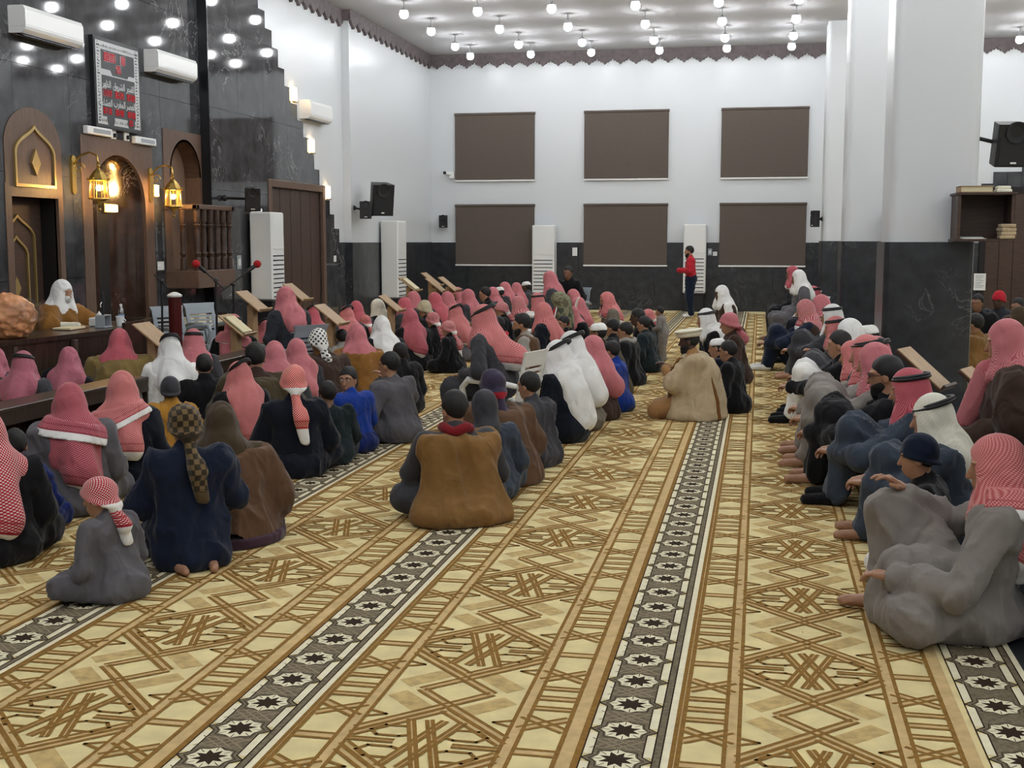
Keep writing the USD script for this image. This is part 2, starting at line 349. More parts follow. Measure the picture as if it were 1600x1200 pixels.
def carpet_tile():
    """one motif of the field: straps of tan edged by two brown lines, with darker tan lozenges"""
    ln, tn, fl = [], [], []
    n_ = [0]
    def line(pts, w=.0145, ext=.35):
        n_[0] += 1; ribbon(ln, pts, w, .0076 + 1.1e-5 * n_[0], ext=ext)
    def strap(a, b, wd):
        a, b = np.array(a, float), np.array(b, float); d = (b - a) / np.hypot(*(b - a)); o = np.array([-d[1], d[0]]) * wd / 2
        n_[0] += 1; ribbon(fl, [a, b], wd, .0068 + .9e-5 * n_[0], ext=0)
        line([a + o, b + o], ext=0); line([a - o, b - o], ext=0)
    xl = .285
    for a in (1, -1):
        strap((a * xl, -P / 2), (a * xl, P / 2), .046)
        for y in (0, ): strap((a * .308, y), (a * .452, y), .044)
        for s in (1, -1):
            if s > 0: strap((a * .308, P / 2), (a * .452, P / 2), .036)
            strap((a * .29, s * .185), (a * .452, s * .30), .034); strap((a * .29, s * .305), (a * .452, s * .19), .034)
            strap((a * .308, s * .385), (a * .452, s * .385), .030)
            line([(a * .262, s * .195), (a * .195, s * .225), (a * .262, s * .255)])
            # chevrons round the motif, and the crossing bands that close the lozenge half-way
            strap((0, s * .300), (a * .262, s * .038), .030)
            strap((a * -.135, P / 2 * s), (a * .262, s * (P / 2 - .397)), .032)
            q = [(.02, .185), (.185, .02), (.245, .08), (.08, .245)]
            tn.append([(a * x, s * P / 2 - s * y, .0066) for x, y in q])
            # six sided cells left and right of the knot
            line([(a * .062, s * .06), (a * .095, s * .045), (a * .175, s * .045), (a * .205, s * .085), (a * .165, s * .13), (a * .09, s * .13)])
        strap((a * .10, 0), (a * .262, 0), .022)
    for o in (-.034, .034):
        strap((-.062 + o, -.20), (.062 + o, .20), .020); strap((-.062 + o, .20), (.062 + o, -.20), .020)
    for a in (1, -1): line([(a * .455, -P / 2), (a * .455, P / 2)], .016, ext=0)
    return ln, tn, fl
def star_poly(r0, r1, n=8, ph=0):
    return [((r0 if i % 2 == 0 else r1) * math.cos(math.pi * i / n + ph), (r0 if i % 2 == 0 else r1) * math.sin(math.pi * i / n + ph)) for i in range(2 * n)]
def fan(poly, z):
    return np.array([(0, 0, z)] + [(x, y, z) for x, y in poly]), [(0, i + 1, (i + 1) % len(poly) + 1) for i in range(len(poly))]
YS, NT = 6.707 - 6 * P, 30            # first motif row, number of rows
def carpet_parts(band=True, width=PX):
    """meshes of one carpet strip; x = 0 at the centre line of its star band, the field runs to the right"""
    y0, y1 = YS - P / 2, min(YS + P * (NT - .5), YF - .02)
    parts = {}
    parts['pile_field'] = (B(-.14, width - .14, y0, y1, -.004, .006), CREAM)
    ln, tn, fl = carpet_tile(); LN, TN, FL = [], [], []
    for k in range(NT):
        yy = YS + k * P
        if yy + .5 > YF: break
        o = np.array([PX / 2, yy, 0])
        LN += [[tuple(np.array(v) + o) for v in q] for q in ln]; TN += [[tuple(np.array(v) + o) for v in q] for q in tn]; FL += [[tuple(np.array(v) + o) for v in q] for q in fl]
    fix = lambda L: [[v for v in q] if np.cross(np.array(q[1]) - q[0], np.array(q[2]) - q[1])[2] > 0 else q[::-1] for q in L]
    rect(LN, .168, .183, y0, y1, .0078); rect(LN, -.14, -.117, y0, y1, .0078)
    for x0, x1 in ((.180, .198), (1.105, 1.16)): rect(FL, x0, x1, y0, y1, .00665)
    parts['strap_ground'] = (quads(fix(FL)), STRAP)
    parts['lattice_lines'] = (quads(fix(LN)), BROWN)
    parts['tan_diamonds'] = (quads(fix(TN)), TAN)
    bg = []; rect(bg, -.082, .082, y0, y1, .0070); rect(bg, .117, .14, y0, y1, .0070)
    iv, dk, gl, il = [], [], [], []
    rect(iv, .143, .168, y0, y1, .0070); rect(dk, -.118, -.113, y0, y1, .0079); rect(dk, .113, .118, y0, y1, .0079); rect(dk, .139, .144, y0, y1, .0079)
    Vs, Fs, Vp, Fp = [], [], [], []
    n = int((y1 - y0) / SY)
    k0 = math.ceil((y0 - YS) / SY)
    for k in range(k0, k0 + n):
        yc = YS + k * SY
        if yc + .12 > y1: break
        for a in (-1, 1):
            xa, xb = sorted((a * .083, a * .115))
            rect(iv, xa, xb, yc + .032, yc + SY - .032, .0072)
            gl.append([(a * .082, yc - .03, .0073), (a * .118, yc - .002, .0073), (a * .118, yc + .002, .0073), (a * .082, yc + .03, .0073)])
            ribbon(dk, [(a * .115, yc), (a * .082, yc + .03), (a * .082, yc + SY - .03), (a * .115, yc + SY)], .005, .0079)
        ve, fe = fan(star_poly(.080, .066, 8, 0), .0074); fe = np.array(fe) + sum(len(v) for v in Vp); Vp.append(ve + (0, yc, 0)); Fp.append(fe)
        ve, fe = fan(star_poly(.060, .032, 8, math.pi / 8), .0079); fe = np.array(fe) + sum(len(v) for v in Vs); Vs.append(ve + (0, yc, 0)); Fs.append(fe)
        pp = star_poly(.090, .072, 8, 0)
        ribbon(dk, [(x, y + yc) for x, y in pp], .003, .0076, True)
        for i in range(8):
            a = math.pi / 4 * i
            ribbon(dk, [(.05 * math.cos(a), yc + .05 * math.sin(a)), (.078 * math.cos(a), yc + .078 * math.sin(a))], .003, .0078)
        ym = yc + SY / 2
        for a in (-1, 1):
            for dx in (-.02, .02, .06):
                ribbon(il, [(-.075 + dx, ym - a * .04), (.02 + dx - .0, ym + a * .04)], .006, .0077)
            ribbon(il, [(-.08, ym + a * .035), (.08, ym + a * .035)], .005, .0077)
    parts['band_ground'] = (quads(fix(bg + gl)), GREYC)
    parts['ivory_bars'] = (cat(quads(fix(iv)), trimesh.Trimesh(np.vstack(Vp), np.vstack(Fp), process=False)), IVORY)
    parts['interlace_lines'] = (quads(fix(il)), INTER)
    parts['dark_stars'] = (cat(quads(fix(dk)), trimesh.Trimesh(np.vstack(Vs), np.vstack(Fs), process=False)), DARKC)
    return parts
cp = carpet_parts()
names = {-3: 'second', -2: 'third', -1: 'fourth', 0: 'fifth', 1: 'sixth'}
first = None
CL = [(-6.92, 'prayer carpet strip second from the left wall, under the crowd by the desk'), (-5.62, 'prayer carpet strip third from the left wall, under the long low bench'),
      (-4.32, 'prayer carpet strip fourth from the left wall, in front of the long low bench'), (-3.02, 'prayer carpet strip whose star band passes under the boy at lower left'),
      (-1.72, 'prayer carpet strip whose star band passes under the man in the brown sleeveless cloak'), (-.42, 'prayer carpet strip with the star band running up the middle of the open floor'),
      (3.65, 'prayer carpet strip right of the pillars, nearest to them'), (4.95, 'second prayer carpet strip right of the pillars'), (6.25, 'third prayer carpet strip right of the pillars')]
for x, lab in CL:
    if first is None:
        first = thing('prayer_carpet', lab, 'carpet', (x, 0, 0), group='woven prayer carpets')
        for nme, (me, ma) in cp.items(): obj(nme, me, ma, first, kind=None if nme == 'pile_field' else 'stuff')
    else: dup(first, 'prayer_carpet', lab, 'carpet', (x, 0, 0), group='woven prayer carpets')
edge = thing('prayer_carpet', 'narrow prayer carpet border with a star band along the dark marble floor at right', 'carpet', (.88, 0, 0), group='woven prayer carpets')
for nme, (me, ma) in cp.items():
    if nme == 'pile_field': obj(nme, B(-.14, .14, YS - P / 2, YF - .02, -.004, .006), CREAM, edge)
    elif nme in ('band_ground', 'dark_stars', 'ivory_bars'): obj(nme, me, ma, edge, kind='stuff')
for x0, x1, lab in ((-7.93, -7.07, 'plain carpet strip along the foot of the left wall'), (2.36, 3.51, 'plain carpet strip along the right side of the pillars'), (7.41, 9.46, 'plain carpet strip along the right wall')):
    o = thing('plain_carpet', lab, 'carpet'); obj('pile_field', B(x0, x1, YS - P / 2, YF - .02, -.004, .006), CREAM, o)
mf = UsdGeom.Xform.Define(stage, path_for('floor_marble')).GetPrim(); tag(mf, kind='structure', label='black marble floor strip along the pillars')
for k in range(20):
    struct('marble_tile', B(1.045, 1.70, YB + k * 1.75, YB + k * 1.75 + 1.745, -.004, .001), MARBLE2, mf)
    struct('marble_tile', B(1.705, 2.36, YB + k * 1.75, YB + k * 1.75 + 1.745, -.004, .001), MARBLE2, mf)
WORDS = [[[[[56,31],[63,31],[64,-17],[57,-17]]],[[[-64,-27],[-63,-24],[-60,-24],[-53,-20],[-49,-15],[-48,-5],[-52,2],[-52,5],[-48,7],[-45,6],[-41,-7],[-38,-10],[-22,-8],[-15,-4],[-15,-2],[-19,0],[-23,0],[-24,1],[-32,0],[-33,1],[-33,5],[-34,5],[-33,7],[-21,8],[-6,0],[-1,0],[-2,-9],[10,-10],[11,-8],[8,-5],[8,2],[10,7],[17,12],[24,12],[30,7],[32,3],[32,-4],[29,-10],[38,-10],[41,-9],[42,-4],[41,-3],[40,30],[41,31],[47,31],[48,29],[49,-8],[48,-8],[48,-12],[44,-16],[41,-17],[28,-17],[28,-16],[20,-15],[14,-17],[-2,-17],[-8,-14],[-9,-11],[-11,-10],[-21,-15],[-29,-16],[-29,-17],[-40,-17],[-43,-16],[-45,-21],[-51,-27],[-58,-31],[-62,-31]],[[15,0],[18,-7],[22,-7],[25,-3],[24,3],[21,5],[17,4]]],[[[16,19],[16,23],[18,25],[22,25],[24,23],[24,19],[22,17],[18,17]]],[[[-24,-22],[-22,-20],[-18,-20],[-16,-22],[-16,-26],[-18,-28],[-22,-28],[-24,-26]]]],[[[[85,-2],[85,31],[92,31],[93,-17],[86,-17],[86,-3]]],[[[-18,-27],[-17,-24],[-14,-24],[-7,-20],[-3,-15],[-2,-5],[-6,2],[-6,5],[-2,7],[1,6],[5,-7],[8,-10],[14,-10],[16,-8],[19,3],[25,1],[24,-8],[27,-10],[31,-10],[33,-8],[35,-2],[35,3],[41,3],[43,2],[42,0],[42,-9],[43,-10],[48,-10],[51,-8],[51,3],[50,6],[51,7],[57,7],[58,-5],[60,-9],[64,-10],[70,-9],[71,-4],[70,-3],[69,30],[70,31],[76,31],[77,29],[78,-8],[77,-8],[77,-12],[73,-16],[61,-17],[58,-16],[55,-13],[49,-17],[41,-17],[38,-15],[33,-17],[24,-17],[20,-14],[15,-17],[6,-17],[4,-16],[1,-21],[-8,-29],[-12,-31],[-16,-31]]],[[[29,17],[31,19],[34,19],[34,24],[36,26],[40,26],[42,24],[42,19],[46,17],[46,13],[44,11],[40,11],[38,13],[35,11],[31,11],[29,13]],[[37,18],[38,17],[38,18]]],[[[-42,-24],[-32,-22],[-28,-18],[-37,-16],[-40,-13],[-41,-4],[-39,1],[-36,5],[-32,7],[-24,6],[-21,3],[-18,-5],[-18,-15],[-21,-22],[-26,-27],[-36,-31],[-41,-31],[-42,-30]],[[-34,-7],[-31,-10],[-26,-10],[-25,-7],[-27,-1],[-31,0],[-34,-4]]],[[[-93,-17],[-92,-4],[-90,0],[-87,1],[-83,-1],[-83,-4],[-86,-9],[-86,-13],[-85,-17],[-82,-20],[-75,-21],[-75,-22],[-69,-22],[-59,-19],[-55,-15],[-55,-12],[-63,-12],[-68,-9],[-69,-7],[-69,2],[-66,8],[-60,12],[-54,12],[-49,8],[-46,0],[-46,-11],[-49,-19],[-55,-25],[-66,-29],[-78,-29],[-88,-25],[-91,-22]],[[-61,3],[-62,0],[-62,-4],[-55,-5],[-53,-4],[-54,2],[-57,5]]],[[[-67,22],[-65,24],[-61,24],[-59,22],[-56,24],[-52,24],[-50,22],[-50,18],[-52,16],[-56,16],[-58,18],[-61,16],[-65,16],[-67,18]]]],[[[[60,-2],[60,31],[66,31],[67,-17],[61,-17],[60,-3]]],[[[-67,-27],[-66,-24],[-64,-24],[-57,-20],[-53,-15],[-52,-5],[-55,2],[-56,5],[-51,7],[-49,6],[-44,-7],[-41,-10],[-36,-10],[-33,1],[-31,5],[-29,7],[-28,9],[-27,9],[-23,12],[-19,12],[-14,8],[-13,5],[-13,-3],[-15,-9],[-11,-10],[-4,-10],[-3,-7],[-3,31],[3,31],[5,2],[8,3],[15,8],[25,9],[31,6],[32,4],[34,1],[34,-9],[35,-10],[42,-10],[44,-9],[45,-5],[45,-3],[44,30],[45,31],[50,31],[51,29],[52,-8],[52,-8],[51,-12],[47,-16],[34,-17],[28,-15],[23,-15],[17,-17],[-9,-17],[-11,-26],[-14,-29],[-16,-30],[-25,-30],[-32,-25],[-36,-17],[-43,-17],[-46,-16],[-49,-21],[-58,-29],[-62,-31],[-65,-31]],[[5,-9],[6,-10],[13,-10],[14,-9],[20,-9],[25,-7],[27,-2],[25,1],[20,2],[13,-1]],[[-27,-19],[-22,-23],[-18,-23],[-17,-22],[-17,-17],[-20,-15],[-27,-15]],[[-27,-3],[-28,-9],[-27,-9],[-24,-8],[-21,-5],[-20,2],[-21,4],[-24,3]]],[[[14,20],[17,22],[20,22],[22,20],[22,16],[20,14],[17,14],[15,16]]]],[[[[68,-2],[68,31],[74,31],[75,-17],[69,-17],[68,-3]]],[[[-75,-27],[-74,-24],[-72,-24],[-65,-20],[-61,-15],[-60,-5],[-63,2],[-64,5],[-59,7],[-57,6],[-52,-7],[-49,-10],[-45,-10],[-42,-8],[-38,3],[-33,2],[-33,-8],[-30,-9],[-20,2],[-19,2],[-13,7],[-7,9],[0,9],[4,7],[8,1],[8,-9],[10,-10],[17,-10],[18,-9],[22,-9],[23,-7],[17,-1],[16,5],[24,11],[35,12],[38,11],[42,7],[42,-1],[38,-9],[50,-10],[52,-9],[53,-5],[53,-3],[52,30],[53,31],[58,31],[59,29],[60,-8],[60,-8],[59,-12],[55,-16],[41,-17],[29,-13],[26,-15],[20,-16],[19,-17],[9,-17],[8,-16],[0,-15],[-9,-18],[-26,-18],[-27,-17],[-34,-16],[-37,-14],[-43,-17],[-51,-17],[-54,-16],[-57,-21],[-63,-27],[-70,-31],[-73,-31]],[[24,2],[31,-4],[35,1],[35,3],[32,5],[25,4]],[[-21,-9],[-21,-11],[-5,-10],[0,-7],[1,-1],[-3,2],[-9,1],[-14,-2]]]],[[[[85,31],[92,31],[93,-17],[86,-17]]],[[[-34,-27],[-33,-24],[-30,-24],[-23,-20],[-19,-15],[-18,-5],[-22,2],[-22,5],[-18,7],[-15,6],[-11,-7],[-8,-10],[3,-9],[3,-6],[-4,1],[-4,5],[0,9],[8,12],[19,11],[23,6],[23,0],[20,-6],[18,-7],[18,-9],[29,-10],[32,-7],[36,2],[43,8],[52,7],[61,-9],[64,-10],[70,-9],[71,-4],[70,-3],[69,30],[70,31],[76,31],[77,29],[78,-8],[77,-8],[77,-12],[73,-16],[60,-17],[58,-15],[56,-15],[52,-18],[46,-18],[41,-16],[37,-12],[31,-17],[21,-17],[10,-13],[7,-15],[0,-16],[0,-17],[-10,-17],[-13,-16],[-15,-21],[-21,-27],[-28,-31],[-32,-31]],[[41,-6],[45,-10],[49,-11],[52,-10],[51,-4],[48,1],[45,1],[41,-3]],[[5,2],[11,-4],[16,1],[16,3],[12,5],[5,4]]],[[[7,18],[7,22],[9,24],[13,24],[15,22],[15,18],[13,16],[9,16]]],[[[-93,-8],[-93,0],[-92,0],[-91,7],[-85,5],[-86,-4],[-85,-7],[-83,-9],[-74,-10],[-73,-11],[-51,-11],[-50,-10],[-42,-9],[-40,-7],[-40,-2],[-43,6],[-43,9],[-38,11],[-36,10],[-33,2],[-33,-8],[-34,-10],[-38,-14],[-47,-17],[-54,-17],[-55,-18],[-83,-17],[-89,-14]]],[[[-67,-24],[-65,-22],[-61,-22],[-59,-24],[-59,-28],[-61,-30],[-65,-30],[-67,-28]]]],[[[[73,-7],[73,25],[79,25],[80,-22],[74,-22],[73,-8]]],[[[-50,5],[-50,25],[-44,25],[-42,-10],[-41,-14],[-32,-15],[-29,-11],[-26,-3],[-25,-2],[-21,-5],[-21,-14],[-15,-15],[-12,-11],[-10,-3],[-5,-2],[-3,-4],[-3,-5],[-3,-14],[-2,-15],[2,-15],[5,-13],[5,-2],[5,0],[6,1],[11,2],[12,-5],[12,-6],[14,-13],[18,-15],[27,-14],[27,-12],[21,-4],[21,-1],[29,5],[40,7],[43,5],[47,1],[47,-6],[43,-14],[55,-15],[57,-14],[59,-11],[58,-8],[57,24],[58,25],[63,25],[64,23],[65,-13],[65,-14],[64,-17],[60,-21],[57,-22],[46,-22],[45,-22],[41,-21],[35,-18],[24,-22],[16,-22],[13,-21],[10,-18],[3,-22],[-4,-22],[-7,-20],[-13,-22],[-21,-22],[-25,-19],[-31,-22],[-41,-22],[-46,-20],[-48,-17],[-49,-14],[-50,4]],[[29,-3],[36,-10],[40,-5],[40,-3],[37,-1],[30,-2]]],[[[-16,11],[-14,13],[-11,14],[-11,18],[-9,20],[-6,20],[-4,18],[-4,14],[0,11],[0,8],[-2,6],[-5,6],[-8,8],[-11,6],[-14,6],[-16,8]],[[-8,12],[-8,11],[-7,12]]],[[[-80,-19],[-77,-18],[-75,-17],[-78,-11],[-77,-3],[-73,1],[-70,2],[-62,2],[-60,1],[-62,-4],[-70,-6],[-71,-10],[-70,-12],[-67,-14],[-58,-13],[-57,-19],[-72,-24],[-79,-25]]]]]
# ================================================================ people
V3 = lambda *a: np.array(a, np.float32)
def surface_nets(fn, lo, hi, h):
    """closed mesh of fn(P) = 0 (negative inside); coarse pass first, then only the nodes near the surface"""
    c = 4
    lo = np.asarray(lo, float) - h * 2.5; n = np.ceil((np.asarray(hi, float) + h * 2.5 - lo) / (h * c)).astype(int) + 1
    g = np.stack(np.meshgrid(*[lo[k] + np.arange(n[k]) * h * c for k in range(3)], indexing='ij'), -1).astype(np.float32)
    D = fn(g.reshape(-1, 3)).reshape(n)
    blk = np.minimum.reduce([np.abs(D[a:n[0] - 1 + a, b:n[1] - 1 + b, d:n[2] - 1 + d]) for a, b, d in np.ndindex(2, 2, 2)])
    act = blk < h * c * 1.25
    m = (n - 1) * c
    V = np.repeat(np.repeat(np.repeat(D[:-1, :-1, :-1], c, 0), c, 1), c, 2).astype(np.float32)
    A = np.repeat(np.repeat(np.repeat(act, c, 0), c, 1), c, 2)
    ix = np.argwhere(A)
    V[A] = fn((lo + ix * h).astype(np.float32))
    s = V < 0
    nx, ny, nz = m
    cell = [s[a:nx - 1 + a, b:ny - 1 + b, d:nz - 1 + d] for a, b, d in np.ndindex(2, 2, 2)]
    cnt = sum(x.astype(np.int8) for x in cell)
    ci = np.argwhere((cnt > 0) & (cnt < 8))
    if len(ci) == 0: return None
    idx = -np.ones((nx - 1, ny - 1, nz - 1), np.int64); idx[tuple(ci.T)] = np.arange(len(ci))
    acc = np.zeros((len(ci), 3)); w = np.zeros(len(ci))
    for a0 in np.ndindex(2, 2, 2):
        for k in range(3):
            if a0[k]: continue
            b0 = list(a0); b0[k] = 1
            va = V[tuple((ci + a0).T)]; vb = V[tuple((ci + b0).T)]
            cr = (va < 0) != (vb < 0); t = np.where(cr, va / np.where(cr, va - vb, 1), 0)
            p = ci + np.array(a0, float); p[:, k] += t
            acc += p * cr[:, None]; w += cr
    P_ = lo + acc / w[:, None] * h
    F = []
    for k in range(3):
        sl0 = [slice(None)] * 3; sl1 = [slice(None)] * 3; sl0[k] = slice(0, -1); sl1[k] = slice(1, None)
        a, b = s[tuple(sl0)], s[tuple(sl1)]
        e = np.argwhere(a != b); u, v = (k + 1) % 3, (k + 2) % 3
        e = e[(e[:, u] > 0) & (e[:, v] > 0) & (e[:, u] < m[u] - 1) & (e[:, v] < m[v] - 1)]
        if not len(e): continue
        def at(du, dv):
            q = e.copy(); q[:, u] -= du; q[:, v] -= dv; return idx[tuple(q.T)]
        q = np.stack([at(0, 0), at(1, 0), at(1, 1), at(0, 1)], 1)
        flip = ~a[tuple(e.T)]
        q[flip] = q[flip][:, ::-1]
        F += [q[:, [0, 1, 2]], q[:, [0, 2, 3]]]
    F = np.vstack(F); F = F[(F >= 0).all(1)]
    # the quads above look inwards for a solid below zero
    return trimesh.Trimesh(P_, F, process=False)
def rc(P, a, b, ra, rb):
    a = np.asarray(a, np.float32); ab = np.asarray(b, np.float32) - a
    q = P - a; t = np.clip(q @ ab / max(float(ab @ ab), 1e-9), 0, 1)
    q -= t[:, None] * ab
    return np.sqrt(np.einsum('ij,ij->i', q, q)) - (ra + (rb - ra) * t)
def el(P, c, r):
    r = np.asarray(r, np.float32); q = P - np.asarray(c, np.float32)
    k0 = np.sqrt(np.einsum('ij,ij->i', q / r, q / r)); k1 = np.sqrt(np.einsum('ij,ij->i', q / (r * r), q / (r * r)))
    return k0 * (k0 - 1) / np.maximum(k1, 1e-6)
def sm(a, b, k):
    h = np.clip(.5 + .5 * (b - a) / k, 0, 1)
    return b + (a - b) * h - k * h * (1 - h)
def smx(a, b, k): return -sm(-a, -b, k)
def union(L, k):
    d = L[0]
    for x in L[1:]: d = sm(d, x, k)
    return d
def rotm(yaw, pitch=0.0, roll=0.0):
    y, p, r = map(math.radians, (yaw, pitch, roll))
    Rz = np.array([[math.cos(y), -math.sin(y), 0], [math.sin(y), math.cos(y), 0], [0, 0, 1]])
    Rx = np.array([[1, 0, 0], [0, math.cos(p), -math.sin(p)], [0, math.sin(p), math.cos(p)]])
    Ry = np.array([[math.cos(r), 0, math.sin(r)], [0, 1, 0], [-math.sin(r), 0, math.cos(r)]])
    return Rz @ Rx @ Ry

TOP = {'cross': .845, 'kneel': .955, 'kneesup': .81, 'oneknee': .83, 'lean': .83, 'chair': 1.27, 'stand': 1.70}
def joints(pose, lean=8.0, side=0.0, arms='lap'):
    """joint positions of a 1.72 m adult, y is forward; (left, right) pairs"""
    J = {}
    pz = {'cross': .12, 'kneel': .23, 'kneesup': .12, 'oneknee': .12, 'lean': .12, 'chair': .545, 'stand': .90}[pose]
    py = 0.0
    J['pelvis'] = V3(0, py, pz)
    R_ = rotm(0, -lean, side)
    def up(x, y, z): return (J['pelvis'] + R_ @ np.array([x, y, z])).astype(np.float32)
    J['chest'] = up(0, .01, .30); J['neck'] = up(0, .0, .455)
    J['head'] = (J['neck'] + np.array([0, .035 + .05 * math.sin(math.radians(lean)), .135])).astype(np.float32)
    sh = .165 if pose != 'stand' else .17
    for s, n in ((-1, 'l'), (1, 'r')):
        J['sh' + n] = up(s * sh, .0, .395)
        if pose in ('cross',):
            hip, kn, an = (s * .10, .03, .12), (s * .30, .24, .13), (-s * .08, .33, .07); toe = (-s * .20, .36, .04)
        elif pose == 'kneel':
            hip, kn, an = (s * .10, .02, .22), (s * .13, .40, .085), (s * .10, -.10, .06); toe = (s * .08, -.24, .035)
        elif pose == 'kneesup':
            hip, kn, an = (s * .10, .04, .13), (s * .12, .37, .46), (s * .10, .47, .07); toe = (s * .12, .64, .035)
        elif pose == 'oneknee':
            if s > 0: hip, kn, an, toe = (.10, .03, .13), (.15, .40, .45), (.12, .42, .08), (.13, .60, .035)
            else: hip, kn, an, toe = (-.10, .03, .13), (-.32, .25, .12), (.0, .38, .07), (.14, .42, .04)
        elif pose == 'lean':
            hip, kn, an, toe = (s * .10, .03, .13), (s * .16, .48, .30), (s * .12, .78, .07), (s * .14, .90, .12)
        elif pose == 'chair':
            hip, kn, an, toe = (s * .10, .05, .53), (s * .15, .43, .52), (s * .15, .42, .09), (s * .16, .60, .04)
        else:
            hip, kn, an, toe = (s * .09, .0, .88), (s * .10, .03, .48), (s * .10, -.02, .08), (s * .11, .15, .04)
        J['hip' + n], J['kn' + n], J['an' + n], J['toe' + n] = map(lambda q: V3(*q), (hip, kn, an, toe))
    for s, n in ((-1, 'l'), (1, 'r')):
        if arms == 'knees' or pose in ('kneesup',) and arms == 'lap':
            el_, ha = V3(s * .27, .30, .34), V3(s * .09, .49, .33)
        elif arms == 'lap':
            el_, ha = V3(s * .25, .07, pz + .14), V3(s * .07, .27, pz + .06)
        elif arms == 'thigh':
            el_, ha = V3(s * .26, .06, pz + .15), V3(s * .17, .32, pz + .09)
        elif arms == 'desk':
            el_, ha = V3(s * .27, .16, pz + .24), V3(s * .16, .42, pz + .24)
        elif arms == 'prop':
            el_, ha = (V3(.27, .16, .38), V3(.17, .36, .55)) if s > 0 else (V3(-.30, .06, .26), V3(-.22, .33, .26))
        elif arms == 'face':
            el_, ha = (V3(s * .22, .20, .30), V3(s * .05, .20, .50)) if s < 0 else (V3(s * .25, .10, .28), V3(s * .08, .28, .20))
        elif arms == 'clasp':
            el_, ha = V3(s * .25, .02, pz + .15), V3(s * .05, .30, pz + .17)
        elif arms == 'raise':
            el_, ha = V3(s * .20, .20, pz + .17), V3(s * .06, .33, pz + .30)
        else:
            el_, ha = V3(s * .22, -.02, pz + .12), V3(s * .21, .06, pz - .14)
        J['el' + n], J['ha' + n] = el_, ha
    return J

def head_sdf(q):
    """head in its own frame, metres: x right, y forward, z up, origin between the ears"""
    d = el(q, (0, -.014, .028), (.076, .096, .094))
    d = sm(d, el(q, (0, .028, -.035), (.058, .066, .084)), .03)
    d = sm(d, el(q, (0, .048, -.088), (.034, .034, .030)), .025)
    d = sm(d, rc(q, V3(0, .092, .006), V3(0, .110, -.034), .007, .012), .014)
    x = np.abs(q[:, 0:1]); qq = np.hstack([x, q[:, 1:]])
    d = sm(d, el(qq, (.075, -.006, -.015), (.010, .021, .032)), .010)
    d = sm(d, el(qq, (.034, .072, .030), (.030, .022, .009)), .02)
    d = smx(d, -el(qq, (.031, .102, .008), (.019, .020, .012)), .012)
    d = sm(d, el(qq, (.031, .076, .008), (.014, .012, .011)), .006)
    d = sm(d, el(q, (0, .088, -.064), (.024, .012, .006)), .008)
    d = sm(d, el(q, (0, .086, -.077), (.020, .012, .007)), .008)
    return d
def hand_parts(side, curl=.5):
    """capsules of one hand in its frame: wrist at 0, fingers along +y, palm down, thumb on the inner side"""
    L = [((-.022, .025, 0), (-.026, .085, 0), .016, .013), ((0, .02, 0), (0, .088, .002), .018, .014), ((.024, .025, 0), (.026, .080, 0), .015, .012), ((0, -.02, 0), (0, .03, 0), .024, .022)]
    for i, (x, l, r) in enumerate(((-.031, .075, .0085), (-.010, .085, .009), (.011, .078, .0085), (.030, .060, .0075))):
        a = np.array([x, .088 - .004 * abs(i - 1), 0.0]); ang = 0
        for j, f in enumerate((.45, .30, .25)):
            ang -= curl * (.55, .75, .6)[j]
            b = a + l * f * np.array([x * .12, math.cos(ang), math.sin(ang)])
            L.append((tuple(a), tuple(b), r * (1 - .08 * j), r * (.92 - .08 * j))); a = b
    t0, t1, t2 = (-.026, .022, -.004), (-.052, .055, -.014), (-.050, .085, -.022)
    L += [(t0, t1, .0125, .0105), (t1, t2, .0105, .0085)]
    if side > 0: return L
    return [((-a[0], a[1], a[2]), (-b[0], b[1], b[2]), r0, r1) for a, b, r0, r1 in L]
def hand_frame(J, n, palm=(0, 0, -1)):
    d = J['ha' + n] - J['el' + n]; d = d / np.linalg.norm(d)
    z = -np.array(palm, float); z = z - d * (z @ d); z /= np.linalg.norm(z) + 1e-9
    x = np.cross(d, z)
    return np.stack([x, d, z], 1)      # columns

SKIN = {k: M('skin_' + k, c, .5, var=.08, scale=30, spec=.35) for k, c in dict(tan=(.36, .19, .115), light=(.47, .27, .17), brown=(.20, .10, .06), dark=(.075, .042, .03)).items()}
HAIR = M('black_hair', (.010, .009, .009), .55, bump=.6, bscale=220, spec=.4)
GREYB = M('grey_beard', (.12, .11, .10), .8, bump=.5, bscale=200)
EYEW = M('eye_white', (.7, .68, .64), .25); EYED = M('eye_dark', (.012, .008, .006), .15)
FOLD = ({'fg': ('texture_coordinate', {}), 'fm': ('mapping', {'scale': (1, 1, .75)}), 'fn': ('noise_texture', {'scale': 6.5, 'detail': 2.0, 'roughness': .4, 'distortion': .7}), 'fw': ('noise_texture', {'scale': 260.0}),
         'fb': ('bump', {'strength': .95, 'distance': .05}), 'fb2': ('bump', {'strength': .2, 'distance': .004})},
        [('fg.object', 'fm.vector'), ('fm.vector', 'fn.vector'), ('fn.fac', 'fb.height'), ('fg.object', 'fw.vector'), ('fw.fac', 'fb2.height'), ('fb.normal', 'fb2.normal'), ('fb2.normal', 'p.normal')])
